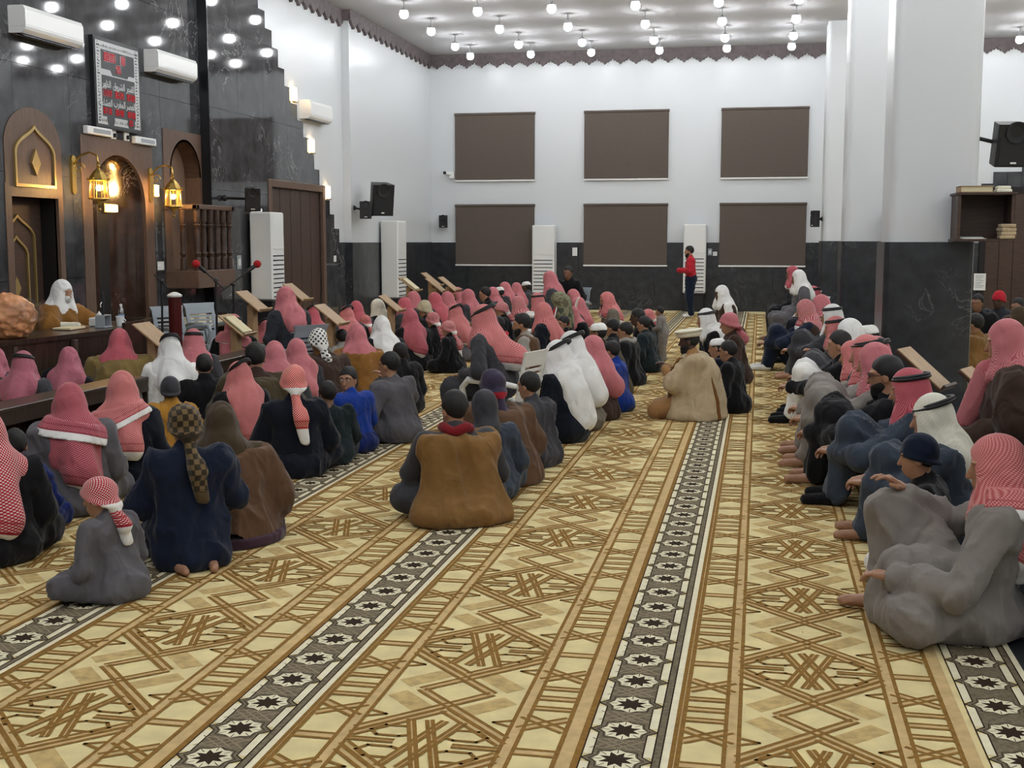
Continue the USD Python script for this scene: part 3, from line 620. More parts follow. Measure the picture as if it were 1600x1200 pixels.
def cloth(name, col, var=.14):
    lo = tuple(c * (1 - var) for c in col); hi = tuple(min(1, c * (1 + var)) for c in col)
    nd = {'p': ('principled_bsdf', {'roughness': .9, 'specular_ior_level': .12, 'sheen_weight': .12, 'sheen_roughness': .5}), 'cn': ('noise_texture', {'scale': 5.0, 'detail': 3.0}), 'cr': ('rgb_ramp', {'ramp': [(.3, lo), (.7, hi)]}), **FOLD[0]}
    _mats['cloth_' + name] = usdkit.material(stage, '/World/Looks/cloth_' + name, nd, FOLD[1] + [('fg.object', 'cn.vector'), ('cn.fac', 'cr.fac'), ('cr.color', 'p.base_color')], surface='p.BSDF')
    return _mats['cloth_' + name]
CL_ = {k: cloth(k, S(*c)) for k, c in dict(
    grey=(92, 90, 94), dgrey=(62, 62, 66), lgrey=(150, 146, 138), navy=(24, 32, 50), black=(22, 22, 25), dnavy=(20, 24, 34), slate=(58, 66, 78), blue=(24, 54, 134), dblue=(24, 38, 92),
    brown=(112, 76, 40), dbrown=(62, 46, 38), rust=(92, 68, 50), camel=(124, 92, 52), olive=(66, 56, 36), gold=(122, 104, 62), mustard=(168, 122, 50), bisht=(128, 88, 40), sand=(176, 158, 128), tan=(150, 112, 72),
    white=(226, 226, 222), cream=(216, 212, 192), red=(172, 34, 46), crimson=(176, 36, 50), purple=(58, 54, 72), dred=(120, 28, 34), yellow=(226, 196, 90), greybrown=(110, 102, 90), charcoal=(46, 48, 54), stone=(128, 122, 116), plum=(66, 46, 58), teal=(30, 40, 42)).items()}
def scarf_mat(name, ground, ink, fringe, period=.016, band=.05, dens=.5, plain=False):
    """woven check from the cloth coordinates (st, metres): fine check, a few border lines and a white hem"""
    if 'scarf_' + name in _mats: return _mats['scarf_' + name]
    nd = {'u': ('uvmap', {'attribute': 'st'}), 's': ('separate_xyz', {}),
          'mx': ('math', {'math_type': 'multiply', 'value2': 2 * math.pi / period}), 'sx': ('math', {'math_type': 'sine'}),
          'my': ('math', {'math_type': 'multiply', 'value2': 2 * math.pi / period}), 'sy': ('math', {'math_type': 'sine'}),
          'mul': ('math', {'math_type': 'multiply'}), 'rr': ('rgb_ramp', {'ramp': [(0.0, ink), (dens - .06, ink), (dens + .10, ground), (1.0, ground)]}),
          'off': ('math', {'math_type': 'multiply_add', 'value2': .5, 'value3': .5}),
          'hem': ('rgb_ramp', {'ramp': [(0, (0, 0, 0)), (band * .86, (0, 0, 0)), (band * .9, (1, 1, 1)), (band * 1.02, (1, 1, 1)), (band * 1.06, (0, 0, 0)), (band * 1.5, (0, 0, 0)), (band * 1.54, (.8, .8, .8)), (band * 1.62, (.8, .8, .8)), (band * 1.66, (0, 0, 0)), (1, (0, 0, 0))]}),
          'hem0': ('rgb_ramp', {'ramp': [(0, (1, 1, 1)), (band * .86, (1, 1, 1)), (band * .9, (0, 0, 0)), (1, (0, 0, 0))]}),
          'mw': ('mix_color', {'b': fringe}), 'mk': ('mix_color', {'b': tuple(c * .8 for c in ink)}),
          'p': ('principled_bsdf', {'roughness': .85, 'specular_ior_level': .15, 'sheen_weight': .15})}
    L = [('u.UV', 's.vector'), ('s.x', 'mx.value1'), ('mx.value', 'sx.value1'), ('s.y', 'my.value1'), ('my.value', 'sy.value1'), ('sx.value', 'mul.value1'), ('sy.value', 'mul.value2'), ('mul.value', 'off.value1'), ('off.value', 'rr.fac'),
         ('s.z', 'hem.fac'), ('s.z', 'hem0.fac'), ('rr.color', 'mw.a'), ('hem0.color', 'mw.fac'), ('mw.result', 'mk.a'), ('hem.color', 'mk.fac'), ('mk.result', 'p.base_color')]
    # st has two numbers: the hem distance is kept in a second set of cloth coordinates
    nd['h'] = ('uvmap', {'attribute': 'hem'}); nd['hs'] = ('separate_xyz', {})
    L = [l for l in L if l[0] != 's.z'] + [('h.UV', 'hs.vector'), ('hs.x', 'hem.fac'), ('hs.x', 'hem0.fac')]
    nd.update(FOLD[0]); L += FOLD[1]
    _mats['scarf_' + name] = usdkit.material(stage, '/World/Looks/scarf_' + name, nd, L, surface='p.BSDF')
    return _mats['scarf_' + name]
WH = (.78, .77, .74)
SC = {'pink': scarf_mat('pink', S(206, 128, 134), S(166, 58, 74), WH, .0105, .05, .56), 'rose': scarf_mat('rose', S(206, 142, 144), S(172, 82, 92), WH, .0095, .02, .52), 'dust': scarf_mat('dust', S(190, 126, 136), S(158, 78, 96), WH, .010, .012, .52),
      'maroon': scarf_mat('maroon', S(196, 124, 130), S(150, 56, 70), WH, .013, .09, .54), 'red': scarf_mat('red', S(216, 190, 188), S(170, 36, 48), WH, .017, .10, .56), 'coral': scarf_mat('coral', S(214, 150, 146), S(178, 84, 86), WH, .0125, .08, .52), 'bright': scarf_mat('bright', S(226, 184, 176), S(196, 56, 52), WH, .017, .08, .55),
      'white': scarf_mat('white', (.76, .76, .74), (.72, .72, .70), WH, .02, .03), 'cream': scarf_mat('cream', (.70, .68, .58), (.65, .63, .53), WH, .02, .02), 'olive': scarf_mat('olive', S(112, 92, 62), S(48, 40, 28), S(80, 66, 44), .062, .02, .5),
      'brown': scarf_mat('brown', S(70, 56, 38), S(62, 50, 34), S(66, 52, 36), .02, .02), 'purple': scarf_mat('purple', S(64, 58, 78), S(54, 48, 66), S(150, 28, 40), .02, .04), 'keff': scarf_mat('keff', (.72, .71, .66), (.05, .05, .06), (.72, .71, .66), .05, .07, .35),
      'beige': scarf_mat('beige', S(190, 180, 152), S(172, 160, 132), WH, .02, .02)}
def scarf_uv(p, rng):
    """cloth coordinates for a cloth that hangs from the crown: azimuth times a radius, and the length down from the crown"""
    az = np.arctan2(p[:, 0], -p[:, 1]); rad = np.hypot(p[:, 0], p[:, 1])
    th = np.arctan2(rad, np.maximum(p[:, 2] - .0, 0)); down = np.where(p[:, 2] > 0, th * .115, .115 * math.pi / 2 - p[:, 2])
    return np.stack([az * .115 * np.clip(rad / .115, .35, 1.5), down], 1)
def put(name, me, mat, parent, R, t, s=1.0, uv=None, hem=None, label=None):
    """mesh in local metres -> placed under the person"""
    v = np.array(me.vertices) * s @ R.T + t
    m2 = trimesh.Trimesh(v, me.faces, process=False)
    pr = usdkit.mesh(stage, path_for(name, parent), m2, mat, True, uv)
    if hem is not None:
        UsdGeom.PrimvarsAPI(pr).CreatePrimvar('hem', Sdf.ValueTypeNames.TexCoord2fArray, 'vertex').Set(Vt.Vec2fArray.FromNumpy(np.stack([hem, hem], 1).astype(np.float32)))
    if label: pr.GetPrim().SetCustomDataByKey('label', label)
    return pr.GetPrim()
def wrinkle(me, amp, rng, sc=(6, 6, 2.2), zmin=.03):
    v = np.array(me.vertices); n = me.vertex_normals; o = rng.uniform(0, 50, 3)
    q = v * np.array(sc) + o; wq = q + 1.3 * np.stack([meshkit.noise(q * .7, 11), meshkit.noise(q * .7, 12), meshkit.noise(q * .7, 13)], 1)
    d = (meshkit.fbm(q, 2, 3) - .5) * 1.6 + (1 - np.abs(2 * meshkit.noise(wq * 1.25, 5) - 1)) ** 3 * .9 + (1 - np.abs(2 * meshkit.noise(wq * 2.3 + 9, 6) - 1)) ** 4 * .45 - .45
    k = np.clip((v[:, 2] - .005) / zmin, 0, 1)
    v = v + n * (amp * 1.15 * d * k)[:, None]; v[:, 2] = np.maximum(v[:, 2], .008)
    return trimesh.Trimesh(v, me.faces, process=False)

PEOPLE_N = [0]
def person(label, x, y, top, face, pose='cross', robe='grey', hat='scarf:pink', over=None, agal=None, skin='tan', lean=10, side=0, look=0, pitch=-8, arms='lap', beard=None, lod=1, base=0.0, eyes=False, mask=False, drop=0.0, feet=None, trim=None, w=1.06, group=None, flap=0, name='person', legs=None, collar=None, layer=0, tailf=False, hemc=None, stripes=None, seat=None, emblem=False, glasses=False):
    """top: height of the crown above base; (x, y) is where the crown stands; face: heading in degrees, 90 = away from the camera"""
    rng = np.random.default_rng(zlib.crc32(label.encode()))
    J = joints(pose, lean, side, arms)
    s = top / TOP[pose]
    hk = 1.0 if s > .86 else 1.0 + (.86 - s) * .55           # children have larger heads for their size
    for k in J: J[k] = (J[k] * np.array([w if k[:2] in ('sh', 'el') else 1, 1, 1])).astype(np.float32)
    R = rotm(face - 90)
    Hc = J['head'].copy()
    off = R @ (np.array([Hc[0], Hc[1], 0]) * s)
    loc = np.array([x - off[0], y - off[1], base])
    p = thing(name, label, 'person', loc, 0, group)
    RH = rotm(look, pitch)
    hl = (.017, .022, .028)[lod]; hb = (.015, .021, .027)[lod]
    hh = (.0075, .012, .020)[lod]
    hs = hk * .98
    toh = lambda P: ((P - Hc) @ RH / hs).astype(np.float32)
    # ---- body: head, neck, arms with hands, legs with feet as one surface
    flat_hand = [hand_frame(J, n) for n in 'lr']
    def body(P):
        d = rc(P, J['neck'] - V3(0, 0, .04), Hc + V3(0, -.012, -.05), .056, .052)
        d = sm(d, rc(P, J['pelvis'], J['chest'], .085, .075), .04)
        d = sm(d, rc(P, J['shl'], J['shr'], .042, .042), .03)
        for n in 'lr':
            d = sm(d, rc(P, J['sh' + n], J['el' + n], .042, .036), .02); d = sm(d, rc(P, J['el' + n], J['ha' + n], .036, .026), .02)
            d = sm(d, rc(P, J['hip' + n], J['kn' + n], .07, .05), .02); d = sm(d, rc(P, J['kn' + n], J['an' + n], .048, .034), .02)
            t = J['toe' + n]; a = J['an' + n]
            d = sm(d, rc(P, a - V3(0, 0, .02), t, .036, .026), .015)
        return np.maximum(d, .005 - P[:, 2])
    def headneck(P):
        return sm(head_sdf(toh(P)) * hs, rc(P, J['neck'] - V3(0, 0, .05), Hc + V3(0, -.012, -.05), .056, .052), .025)
    pieces = []
    allj = np.array([J[k] for k in J]); lo, hi = allj.min(0) - .1, allj.max(0) + .1; lo[2] = -.03; hi[2] = Hc[2]
    if lod == 2:
        full = lambda P: sm(body(P), head_sdf(toh(P)) * hs, .02)
        hi[2] = Hc[2] + .15; bm = surface_nets(full, lo, hi, .019)
        for i, n in enumerate('lr'):
            pass
        pieces = [bm]
    else:
        pieces.append(surface_nets(body, lo, hi, .020))
        pieces.append(surface_nets(headneck, Hc - [.12, .15, .2], Hc + [.12, .15, .15], hh))
        for i, n in enumerate('lr'):
            Rf = flat_hand[i]; L = hand_parts(1 if n == 'r' else -1, .55)
            hf = lambda q: union([rc(q, np.array(a, np.float32), np.array(b, np.float32), r0, r1) for a, b, r0, r1 in L], .006)
            hm = surface_nets(hf, (-.08, -.05, -.09), (.08, .19, .04), .0055 if lod == 0 else .0085)
            hm.vertices = np.array(hm.vertices) @ Rf.T + J['ha' + n]
            pieces.append(hm)
    try:
        import manifold3d as m3
        if len(pieces) > 1:
            mf = None
            for q in pieces:
                a = m3.Manifold(m3.Mesh(np.array(q.vertices, np.float32), np.array(q.faces, np.uint32)))
                if a.is_empty(): raise ValueError
                mf = a if mf is None else mf + a
            mm = mf.to_mesh(); bm = trimesh.Trimesh(mm.vert_properties[:, :3], mm.tri_verts, process=False)
            if bm.volume <= 0: raise ValueError
    except Exception:
        bm = cat(pieces)
    put('body', bm, SKIN[skin], p, R, 0, s)
    # ---- clothes
    legs_open = pose in ('stand',) or legs
    def garment(P):
        cl = J['chest']; pe = J['pelvis']
        d = union([rc(P, pe + V3(-.07 * w, 0, 0), cl + V3(-.075 * w, -.005, 0), .115, .105), rc(P, pe + V3(.07 * w, 0, 0), cl + V3(.075 * w, -.005, 0), .115, .105), rc(P, J['shl'] + V3(.02, -.01, -.02), J['shr'] + V3(-.02, -.01, -.02), .082, .082)], .07)
        d = sm(d, rc(P, J['neck'] - V3(0, 0, .05), J['neck'] + V3(0, .005, .012), .085, .066), .05)
        for n in 'lr':
            d = sm(d, union([rc(P, J['sh' + n], J['el' + n], .076, .066), rc(P, J['el' + n], J['ha' + n] + (J['el' + n] - J['ha' + n]) * .10, .066, .052)], .03), .035)
        return d
    def lower(P):
        L = []
        for n in 'lr':
            L += [rc(P, J['hip' + n], J['kn' + n], .125, .088), rc(P, J['kn' + n], J['an' + n] + (J['kn' + n] - J['an' + n]) * .06, .086, .066)]
        d = union(L, .05)
        if not legs_open:
            m1, m2 = (J['knl'] + J['knr']) / 2, (J['anl'] + J['anr']) / 2
            d = sm(d, rc(P, (J['hipl'] + J['hipr']) / 2, m1, .12, .07), .06); d = sm(d, rc(P, m1, m2, .075, .075), .07)
            if pose in ('kneesup', 'oneknee'):
                # the thobe hangs from the knees
                d = sm(d, rc(P, (m1 + J['pelvis']) / 2, (m1 + J['pelvis']) / 2 + V3(0, 0, -.12), .13, .13), .09)
        if pose != 'stand' and pose != 'chair':
            d = sm(d, el(P, (0, -.0, .09), (.20 * w, .17, .13)), .06)
        return d
    gz = lambda P, d: np.maximum(d, .008 - P[:, 2])
    lo2, hi2 = allj.min(0) - .16, allj.max(0) + .16; lo2[2] = -.02; hi2[2] = J['neck'][2] + .10
    if legs:
        up_ = surface_nets(lambda P: gz(P, smx(garment(P), (J['pelvis'][2] - .04) - P[:, 2] + .0, .02)), lo2, hi2, hl)
        dn_ = surface_nets(lambda P: gz(P, lower(P)), lo2, hi2, hl)
        put('trousers', wrinkle(dn_, .017, rng), CL_[legs], p, R, 0, s)
        put('jacket', wrinkle(up_, .016, rng), CL_[robe], p, R, 0, s)
    else:
        g = surface_nets(lambda P: gz(P, sm(garment(P), lower(P), .05)), lo2, hi2, hl)
        put('robe', wrinkle(g, .007 if over else (.027 if lod == 0 else .020), rng), CL_[robe], p, R, 0, s)
    if over:
        kind, colr = over.split(':')
        def cloak(P):
            pe, cl = J['pelvis'], J['chest']
            if kind == 'vest':
                d = union([rc(P, pe + V3(-.08 * w, -.01, .0), cl + V3(-.095 * w, -.01, .0), .165, .135), rc(P, pe + V3(.08 * w, -.01, .0), cl + V3(.095 * w, -.01, .0), .165, .135), rc(P, J['shl'] + V3(.03, -.02, -.02), J['shr'] + V3(-.03, -.02, -.02), .104, .104)], .07)
                d = sm(d, el(P, (0, -.04, .05), (.27 * w, .22, .12)), .12)
                return smx(d, -(rc(P, cl + V3(0, .26, -.25), J['neck'] + V3(0, .10, .03), .10, .03)), .02)
            d = union([rc(P, J['shl'] + V3(.01, -.02, -.02), J['shr'] + V3(-.01, -.02, -.02), .098, .098), rc(P, cl + V3(0, -.03, .0), pe + V3(0, -.03, -.02), .17 * w, .23 * w), rc(P, J['shl'], J['ell'], .10, .12), rc(P, J['shr'], J['elr'], .10, .12)], .08)
            if pose in ('cross', 'kneel', 'kneesup', 'oneknee', 'lean'):
                d = sm(d, rc(P, cl + V3(0, -.03, -.1), V3(0, .02, .05), .2 * w, .30 * w), .08)
                if pose != 'kneel': d = sm(d, union([rc(P, J['ell'], J['knl'] * V3(.9, .8, .8), .11, .10), rc(P, J['elr'], J['knr'] * V3(.9, .8, .8), .11, .10)], .05), .08)
            return smx(d, -(rc(P, pe + V3(0, .47, .12), J['neck'] + V3(0, .13, .0), .11, .05)), .03)
        lo3, hi3 = lo2 - .12, hi2 + .05; lo3[2] = -.02; hi3[2] = J['neck'][2] + .05
        gm = surface_nets(lambda P: gz(P, smx(cloak(P), P[:, 2] - J['neck'][2] - .012 + .25 * np.abs(P[:, 1] - J['neck'][1]), .02)), lo3, hi3, hl)
        put('sleeveless_cloak' if kind == 'vest' else 'cloak', wrinkle(gm, .026, rng, (4.5, 4.5, 1.1)), CL_[colr], p, R, 0, s)
        if stripes:
            for cx in (-.17, .10, .20):
                nkz = J['neck'][2]
                g2 = surface_nets(lambda P: gz(P, np.maximum(np.maximum(cloak(P) - .019, np.abs(P[:, 0] - cx - .08 * P[:, 1]) - .011), P[:, 2] - nkz + .03)), [cx - .12, lo3[1], 0], [cx + .12, hi3[1], nkz], .009)
                if g2 is not None: put('brown_stripe', g2, CL_[stripes], p, R, 0, s)
        if hemc:
            g2 = surface_nets(lambda P: np.maximum(gz(P, cloak(P) - .022), P[:, 2] - .07), lo3 - [.05, .05, 0], [hi3[0] + .05, hi3[1] + .05, .12], .013)
            put('hem_band', g2, CL_[hemc], p, R, 0, s)
        if trim:
            a = np.linspace(-2.2, 2.2, 15); nk = J['neck']
            pts = [nk + V3(.10 * math.sin(t) * (1 + .2 * abs(t) / 2), -.085 * math.cos(t) - .01, .0 - .03 * t * t) for t in a]
            put('gold_trim', tube(pts, .02, 8), CL_[trim], p, R, 0, s)
    if collar:
        a = np.linspace(0, 2 * np.pi, 20)[:-1]; nk = J['neck']
        put('collar_scarf', tube([nk + V3(.085 * math.sin(t), -.085 * math.cos(t), .02 + .012 * math.sin(3 * t)) for t in a], .035, 8, True), CL_[collar], p, R, 0, s)
    # ---- headgear
    kind, _, colr = hat.partition(':')
    Ry = rotm(look * .8)                        # hanging cloth follows the turn of the head, not its nod
    hp = lambda me: np.array(me.vertices)
    a0, a1, nf = rng.uniform(0, 6.28), rng.uniform(0, 6.28), rng.integers(5, 9)
    if kind in ('scarf', 'shawl'):
        lowz = -.36 - drop
        def sc(q0):
            q = q0                                    # person frame, origin at the head centre, turned with the head
            qh = (q @ Ry.T @ RH / hs).astype(np.float32) if False else q
            d = el(q, (0, -.012, .024), (.094 * hs, .115 * hs, .122 * hs))
            d = sm(d, rc(q, V3(0, -.035, -.02), V3(0, -.060, -.19), .088, .105), .05)
            for sx in (-1, 1): d = sm(d, rc(q, V3(sx * .068, .015, -.02), V3(sx * .085, .045, -.20), .040, .055), .04)
            return d
        def sc_low(P):
            d = union([rc(P, J['shl'] * .8 + J['shr'] * .2 + V3(0, -.025, .0), J['shr'] * .8 + J['shl'] * .2 + V3(0, -.025, 0), .098, .098), rc(P, J['neck'] + V3(0, -.05, -.02), J['chest'] + V3(0, -.075, .02 - drop * .3), .12, .135)], .07)
            if drop > .05: d = sm(d, rc(P, J['chest'] + V3(0, -.09, 0), J['pelvis'] + V3(.03 * (flap or 1), -.10, .30 - drop * .6), .135, .12), .05)
            if flap: d = sm(d, rc(P, J['neck'] + V3(flap * .09, -.08, 0), J['chest'] + V3(flap * .10, -.13, -.20), .07, .075), .04)
            return d
        def scarf(P):
            q = ((P - Hc) @ Ry).astype(np.float32)
            d = sm(sc(q), sc_low(P), .075)
            az = np.arctan2(q[:, 0], -q[:, 1])
            kz = np.clip((-.02 - q[:, 2]) / .25, 0, 1)
            d = d - .011 * kz * (np.sin(nf * az + a0 + 6 * q[:, 2]) + .5 * np.sin(2.3 * nf * az + a1 - 9 * q[:, 2])) - .004 * np.sin(17 * q[:, 1] + 11 * q[:, 0] + a0) * np.clip(1 - kz * 3, 0, 1)
            hemz = lowz + .03 * np.sin(az * 3 + a0) - .05 * np.cos(az) + .05
            d = np.maximum(d, hemz - q[:, 2])
            d = np.maximum(d, .03 - P[:, 2])
            if kind == 'scarf':
                qh = toh(P)
                fo = el(qh, (0, .145, -.030), (.060, .105, .104))
                fo = sm(fo, rc(qh, V3(0, .17, -.06), V3(0, .24, -.26), .055, .085), .05)
                d = smx(d, -fo * hs, .012)
            else:
                qh = toh(P)
                d = smx(d, -el(qh, (0, .15, -.015), (.052, .10, .085)) * hs, .012)
            return d
        m_ = surface_nets(scarf, np.minimum(lo2, Hc - .25) + [-.02, -.04, 0], np.maximum(hi2, Hc + .2), (.0125, .017, .024)[lod])
        q = (hp(m_) - Hc) @ Ry
        az = np.arctan2(q[:, 0], -q[:, 1]); hem = q[:, 2] - (lowz + .03 * np.sin(az * 3 + a0) - .05 * np.cos(az) + .05)
        qh = (hp(m_) - Hc) @ RH / hs
        hem = np.minimum(hem, np.where((qh[:, 1] > .045) , np.abs(qh[:, 0]) * 0 + .2, .9))
        put('headscarf', m_, SC[colr], p, R, 0, s, scarf_uv(q, rng), np.clip(hem, 0, 1))
        if layer:
            def lowedge(q): return -.215 - .30 * layer * q[:, 0] + .02 * np.sin(9 * q[:, 0] + a1)
            def lay(P):
                q = ((P - Hc) @ Ry).astype(np.float32)
                az = np.arctan2(q[:, 0], -q[:, 1])
                d = sm(sc(q), sc_low(P), .075) - .020 - .008 * np.sin(4 * az + a1 + 8 * q[:, 2])
                d = smx(d, lowedge(q) - q[:, 2], .006); d = smx(d, q[:, 2] - (-.085 - .22 * layer * q[:, 0]), .02)
                return np.maximum(d, q[:, 1] - .03)
            m_ = surface_nets(lay, Hc - [.34, .34, .5], Hc + [.34, .25, .12], (.010, .014, .024)[lod])
            if m_ is not None:
                q = (hp(m_) - Hc) @ Ry
                put('scarf_fold', m_, SC[colr], p, R, 0, s, scarf_uv(q, rng) + .03, np.clip((q[:, 2] - lowedge(q)) * 1.6, 0, 1))
        if tailf:
            e0, e1 = J['neck'] + V3(.02, .12, -.05), J['knr'] * .5 + J['knl'] * .5 + V3(.06, -.10, .10)
            te = lambda P: rc(P, e0, e1, .075, .06) + .012 * np.sin(38 * P[:, 0] + 9 * P[:, 2] + a0)
            m_ = surface_nets(te, np.minimum(e0, e1) - .12, np.maximum(e0, e1) + .12, .012)
            dd = np.clip(((hp(m_) - e0) @ (e1 - e0)) / ((e1 - e0) @ (e1 - e0)), 0, 1)
            put('scarf_end', m_, SC[colr], p, R, 0, s, np.stack([(hp(m_) - e0)[:, 0], dd * .5], 1), np.clip((1 - dd) * .6 + .03, 0, 1))
    elif kind == 'wrap':
        def wr(P):
            q = toh(P)
            d = el(q, (0, -.012, .03), (.096, .116, .108))
            d = np.maximum(d, (-.045 + .55 * (q[:, 1] + .02)) - q[:, 2])
            d = sm(d, np.abs(np.hypot(np.hypot(q[:, 0] / .088, (q[:, 1] + .012) / .108) * .1 - .1, q[:, 2] - (-.005 + .45 * q[:, 1]))) - .020, .02)
            d = d - .004 * np.sin(30 * q[:, 2] + 14 * q[:, 0] + a0)
            d = sm(d, el(q, (.0, -.108, -.055), (.05, .035, .045)), .03)
            tl = .30 + drop
            d = sm(d, rc(P, Hc + V3(0, -.12, -.09), Hc + V3(.03 * (flap or 1), -.20, -tl * .6), .035, .05) + .008 * np.sin(60 * P[:, 0] + a1), .03)
            d = sm(d, rc(P, Hc + V3(.02 * (flap or 1), -.17, -tl * .5), Hc + V3(.05 * (flap or 1), -.19, -tl), .045, .035) + .006 * np.sin(70 * P[:, 0] + a1), .03)
            return d
        m_ = surface_nets(wr, Hc - [.2, .32, .5 + drop], Hc + [.2, .18, .18], (.010, .014, .022)[lod])
        q = (hp(m_) - Hc) @ RH; az = np.arctan2(q[:, 0], -q[:, 1])
        hem = np.where(q[:, 2] < -.10, (q[:, 2] + .30 + drop) * 1.0, np.where((q[:, 2] < -.04) & (q[:, 1] < -.06), .02, .6))
        put('headscarf', m_, SC[colr], p, R, 0, s, scarf_uv(q, rng), np.clip(hem, 0, 1))
    elif kind in ('kufi', 'beanie', 'pakol', 'hood'):
        def hatf(P):
            q = toh(P)
            if kind == 'kufi':
                d = el(q, (0, -.014, .030), (.086, .106, .108)); d = smx(d, q[:, 2] - .118, .02); d = np.maximum(d, (.030 + .12 * q[:, 1]) - q[:, 2])
            elif kind == 'beanie':
                d = el(q, (0, -.014, .028), (.090, .110, .112)); d = np.maximum(d, (-.018 + .38 * q[:, 1]) - q[:, 2])
                d = sm(d, np.hypot(np.hypot(q[:, 0] / .082, (q[:, 1] + .014) / .102) * .095 - .095, q[:, 2] - (.0 + .38 * q[:, 1])) - .014, .01)
            elif kind == 'hood':
                d = el(q, (0, -.022, .015), (.100, .118, .122)); d = sm(d, rc(P, Hc + V3(0, -.04, -.06), J['neck'] + V3(0, -.05, -.02), .09, .10) / hs, .05)
                d = smx(d, -el(q, (0, .145, -.02), (.058, .10, .098)), .012)
            else:
                d = el(q, (0, -.01, .105), (.150, .160, .026)); d = sm(d, np.hypot(np.hypot(q[:, 0] / .098, (q[:, 1] + .01) / .112) * .105 - .105, q[:, 2] - .065) - .022, .02)
                d = sm(d, np.maximum(el(q, (0, -.014, .06), (.09, .11, .06)), .04 - q[:, 2]), .02)
            return d * hs
        m_ = surface_nets(hatf, Hc - [.2, .22, .30], Hc + [.2, .22, .2], (.008, .012, .02)[lod])
        put({'kufi': 'skullcap', 'beanie': 'knit_cap', 'pakol': 'flat_wool_cap', 'hood': 'hood'}[kind], m_, CL_[colr], p, R, 0, s)
    if kind in ('hair', 'kufi', 'pakol', 'beanie'):
        def hr(P):
            q = toh(P)
            d = el(q, (0, -.020, .030), (.084, .102, .102)) if kind == 'hair' else el(q, (0, -.020, .022), (.081, .099, .098))
            d = d - .003 * np.sin(60 * q[:, 0] + 40 * q[:, 1] + a0) * np.sin(50 * q[:, 2] + a1)
            d = smx(d, (.052 + .0 - .9 * (.07 - q[:, 1]) * 1.0) - q[:, 2], .008) if kind == 'hair' else smx(d, (.045 - 1.0 * (.07 - q[:, 1])) - q[:, 2], .008)
            return smx(d, (-.095 - q[:, 2]), .01) * hs
        m_ = surface_nets(hr, Hc - [.14, .17, .16], Hc + [.14, .14, .17], (.008, .012, .02)[lod])
        if m_ is not None: put('hair', m_, HAIR, p, R, 0, s)
    if agal is not None:
        tilt = agal
        t = np.linspace(0, 2 * np.pi, 33)[:-1]
        rings = []
        for dz in (0.0, .014):
            pts = np.stack([(.088 - dz * .5) * hs * np.cos(t), -.014 + (.107 - dz * .5) * hs * np.sin(t), .078 + dz + np.tan(math.radians(tilt)) * .105 * np.sin(t)], 1)
            rings.append(tube(pts, .0105, 6 if lod else 8, True))
        me = cat(rings); me.vertices = np.array(me.vertices) @ Ry.T + Hc
        put('head_cord', me, BLACK, p, R, 0, s)
    if beard:
        def bd(P):
            q = toh(P)
            d = el(q, (0, .030, -.050), (.064, .072, .082)); d = sm(d, el(q, (0, .065, -.115), (.036, .034, .040)), .03)
            d = np.maximum(d, q[:, 2] - (-.030 - .35 * np.clip(q[:, 1] - .02, 0, 1) + .5 * np.clip(.02 - q[:, 1], 0, .1)))
            return np.maximum(d, -.005 - q[:, 1]) - .002 * np.sin(90 * q[:, 0]) * np.sin(80 * q[:, 2])
        m_ = surface_nets(bd, Hc - [.12, .12, .2], Hc + [.12, .16, .03], (.008, .012, .018)[lod])
        if m_ is not None: put('beard', m_, GREYB if beard == 'grey' else HAIR, p, R, 0, s)
    if eyes:
        for sx in (-1, 1):
            e = trimesh.creation.icosphere(2, .0125); e.vertices = (np.array(e.vertices) + [sx * .031, .0785, .008]) * hs @ RH.T + Hc
            ep = put('eye', e, EYEW, p, R, 0, s)
            e = trimesh.creation.icosphere(2, .0065); e.vertices = (np.array(e.vertices) + [sx * .031, .0865, .008]) * hs @ RH.T + Hc
            put('iris', e, EYED, str(ep.GetPath()), R, 0, s)
            b = tube(np.array([(sx * .014, .100, .031), (sx * .031, .097, .037), (sx * .049, .082, .031)]), [.004, .005, .003], 6); b.vertices = np.array(b.vertices) * hs @ RH.T + Hc
            put('eyebrow', b, HAIR, p, R, 0, s)
    if mask:
        def mk(P):
            q = toh(P); d = np.abs(el(q, (0, .03, -.045), (.064, .080, .070))) - .003
            d = np.maximum(d, q[:, 2] + .018); d = np.maximum(d, .03 - q[:, 1]); return d
        m_ = surface_nets(mk, Hc - [.12, .12, .2], Hc + [.12, .16, .05], .007)
        put('face_mask', m_, CL_['white'], p, R, 0, s)
    if feet:                                    # socks or shoes
        for n in 'lr':
            a, t = J['an' + n], J['toe' + n]
            f = surface_nets(lambda P: np.maximum(sm(rc(P, a + V3(0, 0, .02), a - V3(0, 0, .02), .043, .042), rc(P, a - V3(0, 0, .02), t, .042, .033), .02), .002 - P[:, 2]), np.minimum(a, t) - .08, np.maximum(a, t) + .08, .012)
            put('sock', f, CL_[feet], p, R, 0, s)
    if emblem: put('emblem', moved(lathe([(0, 0), (.026, 0), (.026, .006), (0, .008)], 10), tuple(J['chest'] + V3(-.10, .10, .03)), rx=-80, rz=35), CL_['yellow'], p, R, 0, s)
    if glasses:
        fr_ = []
        for sx in (-1, 1):
            fr_.append(tube([(sx * .032 + .022 * math.cos(a), .112 - .02 * abs(math.cos(a)), .008 + .017 * math.sin(a)) for a in np.linspace(0, 6.283, 15)[:-1]], .0022, 5, True)); fr_.append(tube([(sx * .054, .100, .012), (sx * .079, -.01, .006)], .002, 5))
        me = cat(fr_); me.vertices = np.array(me.vertices) * hs @ RH.T + Hc; put('glasses', me, BLACK, p, R, 0, s)
    if seat: monobloc('plastic_chair', seat[0], tuple(loc), face, {'w': CHW, 'g': CHG}[seat[1]], s * 1.0)
